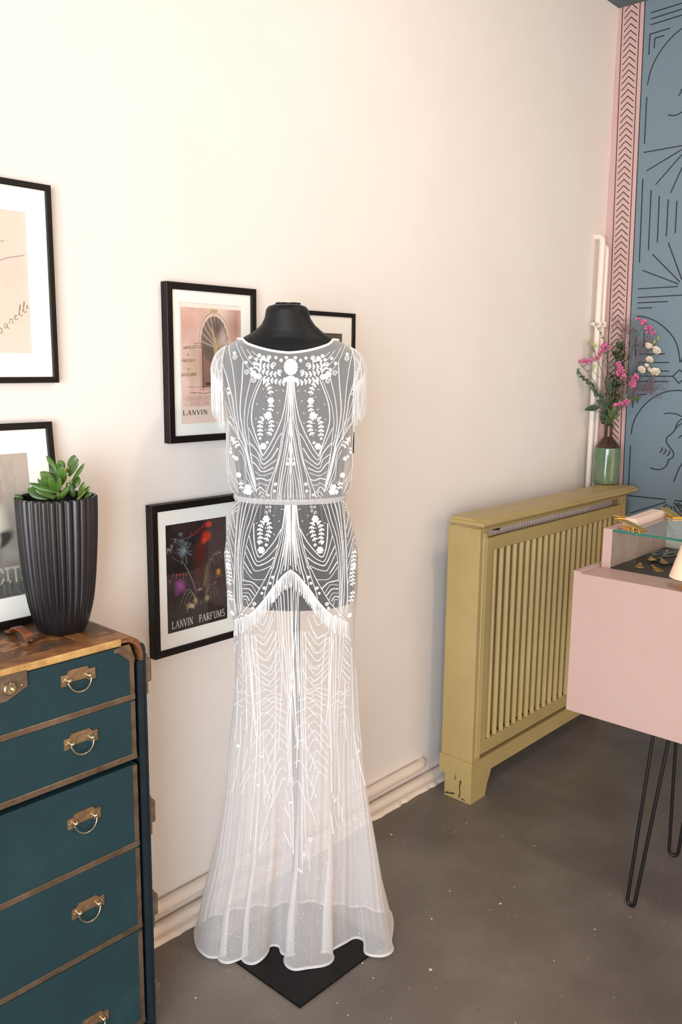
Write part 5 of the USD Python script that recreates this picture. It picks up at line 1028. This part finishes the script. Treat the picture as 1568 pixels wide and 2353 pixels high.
t0:-105.0,636.9 -108.7,556.0 -113.7,475.7
n0:-113.7,475.7 -116.7,452.6 -120.1,403.7 -125.1,345.9
n0:-98.8,639.7 -98.4,576.2 -101.3,478.9 -106.4,419.9 -110.7,361.3 -114.0,325.7
n0:-91.2,641.6 -89.8,595.5 -89.6,499.5 -88.4,451.1
n0:-37.1,483.1 -31.0,461.4 -28.0,427.7 -22.0,326.1
t0:-38.8,432.6 -28.0,412.2
t0:-40.5,361.2 -32.7,347.8 -24.3,324.5
t0:-131.4,881.3 -124.2,829.0 -119.4,770.5 -117.3,717.3 -112.4,664.5 -107.7,622.9
t0:-118.3,884.5 -112.5,825.2 -106.5,772.7 -104.4,718.9 -104.9,650.4 -107.9,591.0
m1:-107.9,886.4 -102.2,827.0 -98.8,760.8 -98.0,693.4 -98.6,594.3
n0:-135.6,873.3 -129.5,834.4 -123.4,782.6 -119.7,730.5
m1:-126.2,881.3 -119.2,797.1 -114.7,717.6 -109.9,657.8
n0:-111.8,885.7 -106.0,826.3 -101.4,759.9 -99.4,679.3
m1:-157.0,758.1 -155.9,714.5 -157.4,654.7 -163.2,595.6
n0:-152.1,805.5 -145.0,793.3 -138.2,786.8 -131.1,801.8 -127.1,812.0
n0:-152.4,775.9 -146.6,767.3 -137.1,755.1 -130.1,768.8 -126.1,777.5
n0:-154.0,756.2 -140.1,745.0
m1:-152.9,723.0 -145.6,731.9 -138.7,735.8 -135.9,728.8 -122.5,724.8
m1:-150.3,699.9 -139.0,714.2 -130.6,708.5 -121.3,704.6
n0:-146.2,670.1 -132.0,690.9 -126.9,683.4 -120.1,676.9
n0:-137.6,637.7 -129.0,648.2
n0:-147.5,660.6 -148.7,610.6
n0:-147.6,820.3 -143.4,815.3 -142.6,826.6 -138.9,838.0
n0:-130.8,595.2 -132.5,571.3 -143.5,533.2
n0:-123.5,547.4 -137.7,514.7 -150.7,484.1
n0:-125.2,526.8 -136.3,496.5 -147.1,470.0
n0:-148.5,620.0 -148.9,584.6 -156.6,545.7 -161.8,499.0 -173.7,456.4
n0:30.4,897.5 39.9,877.7 46.7,884.3 61.8,887.7 66.8,893.5
m1:15.5,898.4 26.7,880.7 40.6,858.6 51.8,870.6 66.9,877.7
n0:13.1,878.8 25.6,861.1 40.1,837.5 52.0,854.7 67.0,868.5
m1:12.5,859.1 23.2,840.1 39.0,817.1 52.1,834.9 65.9,847.5
n0:13.9,834.0 25.8,811.1 38.5,798.0 48.5,814.0 64.8,831.6
m1:17.1,808.6 27.2,796.6 37.3,784.2 49.8,800.7 67.5,816.7
n0:18.4,786.0 27.3,778.2 35.5,770.5 48.7,786.2 67.6,803.5
m1:23.5,767.7 32.4,759.6 45.0,764.2 52.6,770.2 60.1,782.0 66.5,786.4
n0:12.3,753.4 23.6,751.9 26.1,756.5 33.7,756.1 48.9,752.4 65.5,746.5
t0:12.3,744.0 22.4,741.2 28.7,742.4
m1:33.7,749.4 47.7,741.1 65.6,731.8
n0:12.4,730.6 27.5,730.6 32.5,741.7 47.8,730.4 61.9,720.1
m1:14.9,716.8 25.0,720.2 33.8,729.5 42.7,719.3 60.7,707.0
n0:17.5,701.9 26.3,706.9 32.0,715.1 42.8,705.9 56.9,694.4
m1:10.0,674.3 20.1,683.8 35.3,694.6 49.3,681.0 55.8,664.3 66.3,648.4
n0:11.4,646.6 20.2,658.7 21.4,666.9 32.8,673.2 47.0,655.3 56.0,638.3 66.5,621.2
m1:16.5,627.3 22.8,638.9 33.0,650.3 44.6,635.0 54.9,618.3 70.6,598.5
n0:15.1,595.9 24.2,612.5 33.4,628.9 47.4,611.1 61.8,584.3 69.6,575.4
n0:18.2,572.4 28.2,591.3
m1:20.7,543.8 29.1,564.9 35.9,599.3 49.2,583.6 69.8,555.2
n0:23.2,504.3 30.8,527.1 35.4,552.8 37.6,573.9 50.9,556.9 66.8,534.6
m1:24.9,468.8 31.0,487.3 38.7,521.6 42.5,544.6 52.6,534.3 65.4,514.9
t0:71.9,892.7 72.7,813.0 70.5,760.6 71.1,693.7 76.0,591.5 74.8,537.3 76.9,485.5 80.9,451.8
m1:68.2,880.2 67.5,814.0 66.7,761.1 67.3,680.7 73.3,593.2
m1:83.5,884.0 84.3,810.1 82.8,715.3 82.5,631.3
n0:77.0,891.9 78.1,785.2 77.7,690.9 81.7,585.2
m1:93.8,888.2 93.2,835.0 90.0,768.7
n0:103.0,885.6 100.0,819.3 94.0,760.7 89.4,700.7 89.1,617.6 92.9,542.5 98.8,462.4
m1:105.8,882.1 121.2,854.0
n0:107.4,860.2 118.5,844.5
m1:104.8,851.6 120.4,818.7
n0:103.8,833.0 116.3,814.1
t0:102.7,817.0 119.4,789.8
n0:101.5,800.0 119.5,776.2
t0:99.0,790.0 119.8,757.0
n0:97.9,774.1 117.2,744.2
n0:97.1,732.0 107.8,729.5 118.7,738.3
m1:95.8,724.3 107.9,722.6 118.8,728.5
n0:100.1,705.0 114.9,717.6 119.1,711.8
m1:92.2,690.3 111.0,691.6 115.5,680.9
n0:95.2,670.3 105.9,675.9 112.8,663.7 117.8,617.3
n0:98.1,652.4 106.2,651.8 108.9,645.9
n0:122.9,836.5 126.9,752.9 129.4,669.3 131.5,613.4
t0:131.5,613.4 139.0,565.3 144.2,542.7 155.0,496.2 164.2,458.8
n0:135.9,771.3 141.1,700.3 146.0,630.4 155.4,553.6
n0:141.0,604.9 158.6,546.9
n0:131.2,537.1 135.1,494.5 144.9,460.9
t0:75.8,419.5 81.4,363.2
t0:104.5,417.5 105.8,377.7
n0:92.4,455.1 97.9,397.0
n0:87.9,398.1 91.7,367.1
"""
MOTIFS = """
s1:-74.2,1530.1 -68.6,1530.1
s1:-63.5,1514.7 -58.0,1514.7
s1:-50.3,1498.6 -44.7,1498.6
s1:-38.4,1478.7 -32.8,1478.7
s1:-117.4,1529.7 -113.6,1529.7
s1:-102.0,1526.6 -98.1,1526.6
s1:-106.6,1516.8 -102.4,1516.8
s1:-124.5,1497.1 -118.2,1497.1
s1:-108.3,1479.2 -102.0,1479.2
s1:-152.8,1530.1 -146.6,1530.1
s1:-167.8,1448.8 -163.6,1448.8
d1:-126.1,1519.2 -122.2,1519.2
d1:-153.8,1540.0 -149.6,1540.0
d1:-113.8,1505.0 -109.9,1505.0
d1:-169.2,1459.3 -165.7,1459.3
d1:-58.4,1530.3 -54.5,1530.3
d1:-46.5,1524.6 -42.3,1524.6
d1:-34.7,1530.6 -30.5,1530.6
f1:-96.1,1535.1 -91.9,1535.1
f1:-86.7,1530.0 -81.9,1530.0
f1:-109.7,1494.7 -102.8,1494.7
f1:-104.4,1489.6 -98.8,1489.6
f1:-96.4,1488.4 -90.1,1488.4
f1:-69.6,1435.2 -62.6,1435.2
f1:-74.7,1403.5 -67.8,1403.5
l1:-100.6,1520.8 -100.5,1513.0 -103.8,1504.5 -97.8,1507.2
l1:-96.7,1526.0 -88.7,1523.5 -82.1,1527.5 -74.2,1525.6
l1:-99.2,1513.0 -88.6,1511.8 -75.4,1510.7 -63.5,1512.1
l1:-99.1,1505.2 -85.8,1498.9 -72.6,1495.2 -59.4,1492.7 -51.6,1495.4
l1:-89.7,1484.6 -76.5,1480.9 -63.3,1479.1 -50.1,1476.0 -39.6,1474.2
l1:-87.0,1480.8 -76.4,1470.6 -71.0,1459.0 -69.0,1446.2
l1:-68.3,1429.4 -68.9,1417.8 -72.8,1407.4
l1:-76.1,1402.1 -82.8,1399.7 -89.6,1394.0 -93.0,1383.9 -93.6,1373.8 -93.1,1364.8 -93.2,1355.8
l1:-74.9,1401.0 -69.8,1393.3 -67.0,1381.2 -68.1,1372.2 -71.5,1363.2 -75.0,1356.3
s1:-93.8,1350.1 -90.8,1350.1
s1:-77.3,1341.0 -73.7,1341.0
f1:-86.4,1332.8 -79.3,1332.8
f1:-123.2,1236.0 -116.0,1236.0
f1:-121.1,1226.5 -112.7,1226.5
f1:-128.8,1224.6 -122.9,1224.6
s1:-58.9,1246.4 -54.7,1246.4
s1:-75.8,1219.7 -72.2,1219.7
d1:-61.2,1230.9 -57.6,1230.9
d1:-32.2,1294.2 -28.0,1294.2
r1:-31.0,1305.0 -27.5,1305.0
d1:-161.1,1347.9 -158.2,1347.9
d1:-156.1,1339.3 -152.5,1339.3
d1:-164.2,1321.9 -161.2,1321.9
d1:-164.3,1313.1 -160.1,1313.1
d1:-157.3,1304.3 -153.7,1304.3
f1:-150.4,1300.5 -145.6,1300.5
f1:-144.9,1262.5 -138.9,1262.5
l1:-161.1,1349.1 -153.6,1337.3 -147.5,1329.8
l1:-139.9,1248.3 -138.8,1240.3 -137.9,1229.4
r1:-79.6,1189.2 -76.9,1189.2
r1:-72.3,1189.9 -69.5,1189.9
r1:-73.5,1180.8 -70.3,1180.8
r1:-81.9,1177.6 -79.2,1177.6
n1:-77.9,1175.8 -80.8,1167.9
f1:-81.3,1161.6 -73.6,1161.6
l1:-86.0,1157.4 -91.8,1151.4 -95.2,1142.3 -96.4,1133.2 -95.4,1125.4 -94.5,1117.6 -95.6,1110.7
l1:-77.8,1156.5 -73.7,1149.0 -73.0,1140.0 -74.7,1131.0 -77.6,1123.0 -81.0,1114.9 -81.6,1110.3
s1:-97.4,1106.0 -94.4,1106.0
s1:-81.0,1102.9 -77.4,1102.9
f1:-92.6,1090.9 -84.9,1090.9
v1:-104.7,1150.6 -101.8,1152.4
v1:-65.1,1170.5 -62.8,1168.3
v1:-52.3,1157.9 -49.4,1157.5
v1:-46.0,1185.6 -41.4,1184.3
v1:-82.9,1140.7 -81.8,1144.1
v1:-63.7,1128.5 -60.8,1125.8
v1:-87.5,1460.1 -84.2,1460.8
v1:-58.6,1457.2 -54.0,1457.3
v1:-42.2,1458.1 -39.5,1454.9
v1:-80.8,1444.1 -78.2,1442.2
v1:-101.3,1426.2 -98.7,1428.8
v1:-49.9,1435.5 -47.3,1432.9
v1:-86.7,1416.8 -82.7,1413.7
v1:-54.4,1407.7 -52.4,1410.3
v1:-103.3,1393.6 -101.1,1395.3
v1:-78.8,1385.4 -76.0,1386.0
v1:-55.2,1386.4 -52.4,1385.9
v1:-81.7,1369.1 -80.5,1372.0
s1:-65.8,1028.5 -61.7,1028.5
s1:-85.8,1001.8 -81.6,1001.8
s1:-109.8,961.1 -105.0,961.1
s1:-141.0,928.4 -138.0,928.4
d1:-71.7,1014.6 -68.1,1014.6
d1:-91.4,989.4 -87.9,989.4
d1:-113.5,950.7 -109.7,950.7
d1:-130.6,928.8 -127.1,928.8
d1:-142.4,920.8 -139.8,920.8
l1:-178.0,1078.4 -174.1,1065.4 -173.6,1048.6 -173.3,1031.2
l1:-175.0,1048.8 -171.9,1033.9 -170.9,1015.5 -172.8,992.0
l1:-173.8,981.3 -170.2,967.1 -168.0,951.9
f1:-166.0,921.1 -160.6,921.1
s0:-155.9,587.9 -152.2,587.9
s0:-155.5,586.4 -150.4,586.4
s0:-95.3,576.5 -90.9,576.5
s0:-105.8,496.7 -101.4,496.7
s0:-24.2,450.3 -20.6,450.3
s0:23.8,363.1 30.6,363.1
s0:10.5,328.2 17.4,328.2
s0:-1.1,279.7 5.0,279.7
s0:146.6,556.2 151.2,556.2
s0:87.3,445.8 91.9,445.8
"""

XC = -.0245
def parse(s):
    for l in s.strip().splitlines():
        h, q = l.split(':'); p = np.array([[float(a) for a in w.split(',')] for w in q.split()])/1000
        yield h[0], h[1] == '1', p
def both(s):
    for st, m, p in parse(s):
        yield st, p
        if m: yield st, np.stack([2*XC-p[:, 0], p[:, 1]], 1)
RB = {'t': .00165, 'm': .00118, 'n': .00082}
def beaded(p3, r, n=5):
    p = resample(p3, r*.85); k = np.arange(len(p)); rr = r*(.80+.50*np.cos(k*2*math.pi/3.0))*(1+.10*rng.standard_normal(len(p)))
    return tube(p, np.maximum(rr, r*.4), n)
for st, p in both(STRANDS):
    q = resample(smoothline(p, 1) if len(p) > 3 else p, .004)
    part('bead_strand', beaded(on_gown(q, RB[st]*.8), RB[st]), bead, gn, smooth=True)
def disc(c, r, h=.5): return ball(c, r, 1, (1, h, 1))
for st, p in both(MOTIFS):
    c = p[0]; R_ = float(np.hypot(*(p[1]-p[0]))) if len(p) > 1 else .003
    if st == 's':
        a = np.linspace(0, 4.2*math.pi, 34); q = c+np.stack([np.cos(a), np.sin(a)], 1)*(R_*(1-.78*a/a[-1]))[:, None]
        part('beaded_scroll', tube(on_gown(q), .0008, 5), bead, gn, smooth=True)
    elif st == 'r':
        a = np.linspace(0, 2*math.pi, 15)[:-1]; part('beaded_ring', tube(on_gown(c+R_*.85*np.stack([np.cos(a), np.sin(a)], 1)), .0008, 5, closed=True), bead, gn, smooth=True)
    elif st == 'd': part('beaded_dot', disc(on_gown(p[:1])[0], R_*1.0), bead, gn, smooth=True)
    elif st == 'f':
        n = 6 if R_ < .010 else 11; L = [disc(on_gown(p[:1], .002)[0], R_*.78, .25)]
        for k in range(n): a = 6.28*k/n; L.append(disc(on_gown((c+R_*.72*np.array([math.cos(a), math.sin(a)]))[None], .0016)[0], R_*(.44 if n == 6 else .32), .45))
        part('beaded_flower', cat(*L), bead, gn, smooth=True)
    elif st == 'v':
        part('beaded_fleck', cat(tube(on_gown(resample(p, .001)), .0006, 4), disc(on_gown(p[:1])[0], .0011)), bead, gn, smooth=True)
    elif st in 'ln':
        q = resample(smoothline(p, 1), .001); L = [tube(on_gown(q), .0008, 5)]
        if st == 'l':
            for i in range(3, len(q)-2, 9):
                d = q[i+1]-q[i-1]; d /= np.linalg.norm(d); s = np.array([-d[1], d[0]])
                for sg in (-1, 1):
                    e = d*.75+s*sg; e /= np.linalg.norm(e); cc = on_gown((q[i]+e*.0040)[None], .0016)[0]
                    v_, f_ = ball((0, 0, 0), .0043, 1, (1, .3, .55)); R3 = np.stack([[e[0], 0, e[1]], [0, 1, 0], [-e[1], 0, e[0]]], 1); L.append(moved((v_, f_), cc, R3))
        part('beaded_sprig', cat(*L), bead, gn, smooth=True)
L = []
for k in range(330):
    z = .43*rng.uniform(0, 1)**1.0+.02; a, b = sec(SKIRT, z)[:2]; x = rng.uniform(a+.01, b-.01); L.append(disc(on_gown(np.array([[x, z]]), .0004)[0], .0009))
part('woven_dots', cat(*L), thread, gn, smooth=True, kind='stuff', label='tiny woven dots scattered over the lower skirt')
# the beaded fringe over the hips
cl = np.array([(-.0245, 1.048), (-.041, 1.036), (-.0545, 1.019), (-.070, 1.000), (-.086, .975), (-.102, .954), (-.122, .932), (-.132, .926), (-.154, .912), (-.162, .904)])
for sg in (-1, 1):
    c2 = cl if sg < 0 else np.stack([2*XC-cl[:, 0], cl[:, 1]], 1)
    q = resample(smoothline(c2, 2), .0021); P3 = on_gown(q, .003)
    hf = part('hip_fringe', beaded(P3, .0017), fringem, gn, smooth=True)
    for i, a in enumerate(P3):
        Lf = .037+.004*math.sin(i*1.7)+rng.uniform(-.003, .003); sw = rng.normal()*.0012
        zz = np.linspace(0, 1, 5); pp = np.stack([a[0]+sw*zz, a[1]-.0015+0*zz, a[2]-Lf*zz], 1)
        g = on_gown(np.stack([pp[:, 0], pp[:, 2]], 1), .0035); pp[:, 1] = np.minimum(pp[:, 1], g[:, 1])
        part('fringe_strand', beaded(pp, .00085, 4), fringem, hf, smooth=True)
L = []
def pt(x, z, o=.0022): return on_gown(np.array([[XC+x, z]]), o)[0]
L += [ball(pt(0, 1.509), .0105, 2, (1, .22, 1.25)), ball(pt(0, 1.484), .0085, 2, (1.35, .25, .8))]
for k in range(14): a = 6.28*k/14; L.append(disc(pt(.0125*math.cos(a), 1.510+.0150*math.sin(a), .0018), .0042, .45))
for k in range(7): L.append(disc(pt(-.0135+.0045*k, 1.484-.0055*(1-abs(k-3)/4), .0018), .0040, .5))
part('shell_motif', cat(*L), bead, gn, smooth=True)
# cap sleeves of beaded net with a long fringe
for sg in (-1, 1):
    fx = (lambda x: x) if sg < 0 else (lambda x: 2*XC-x-.012)
    edge = smoothline([(-.180, -.078, 1.470), (-.199, -.050, 1.484), (-.214, -.012, 1.503), (-.213, .030, 1.498), (-.192, .072, 1.472)], 3)
    seam = smoothline([(-.179, -.074, 1.474), (-.183, -.060, 1.515), (-.178, -.030, 1.552), (-.172, .0, 1.560), (-.178, .035, 1.545), (-.182, .065, 1.505), (-.182, .074, 1.474)], 3)
    E_ = resample(edge, .002); k = np.linspace(0, 1, 44)
    ie = np.stack([np.interp(k, np.linspace(0, 1, len(edge)), edge[:, c]) for c in range(3)], 1); js = np.stack([np.interp(k, np.linspace(0, 1, len(seam)), seam[:, c]) for c in range(3)], 1)
    rows = []
    for t_ in np.linspace(0, 1, 9):
        q = js*(1-t_)+ie*t_; b = 4*t_*(1-t_)*np.sin(math.pi*k)*.008; q = q+np.stack([-b, 0*b, b], 1); q[:, 0] = [fx(x) for x in q[:, 0]]; rows.append(q)
    rows = np.array(rows)
    part('cap_sleeve', gridmesh(rows), tulle_top, gn, smooth=True)
    for jj in range(2, 44, 5):
        part('bead_strand', beaded(rows[:, jj]+[sg*.0008, -.0006, .0006], .0011), bead, gn, smooth=True)
    for t_ in (0, 4): part('bead_strand', beaded(rows[t_]+[sg*.0006, -.0006, .0004], .0013), bead, gn, smooth=True)
    hf = part('sleeve_fringe', beaded(rows[-1], .0016), fringem, gn, smooth=True)
    q = resample(rows[-1], .0036)
    for i, a in enumerate(q):
        s_ = i/len(q); Lf = .088+.016*math.sin(i*2.1)+rng.uniform(-.008, .008); zz = np.linspace(0, 1, 6)
        pp = np.stack([a[0]+rng.normal()*.0015*zz-sg*.002*zz, a[1]+rng.normal()*.0015*zz, a[2]-Lf*zz], 1)
        part('fringe_strand', beaded(pp, .0010, 4), fringem, hf, smooth=True)
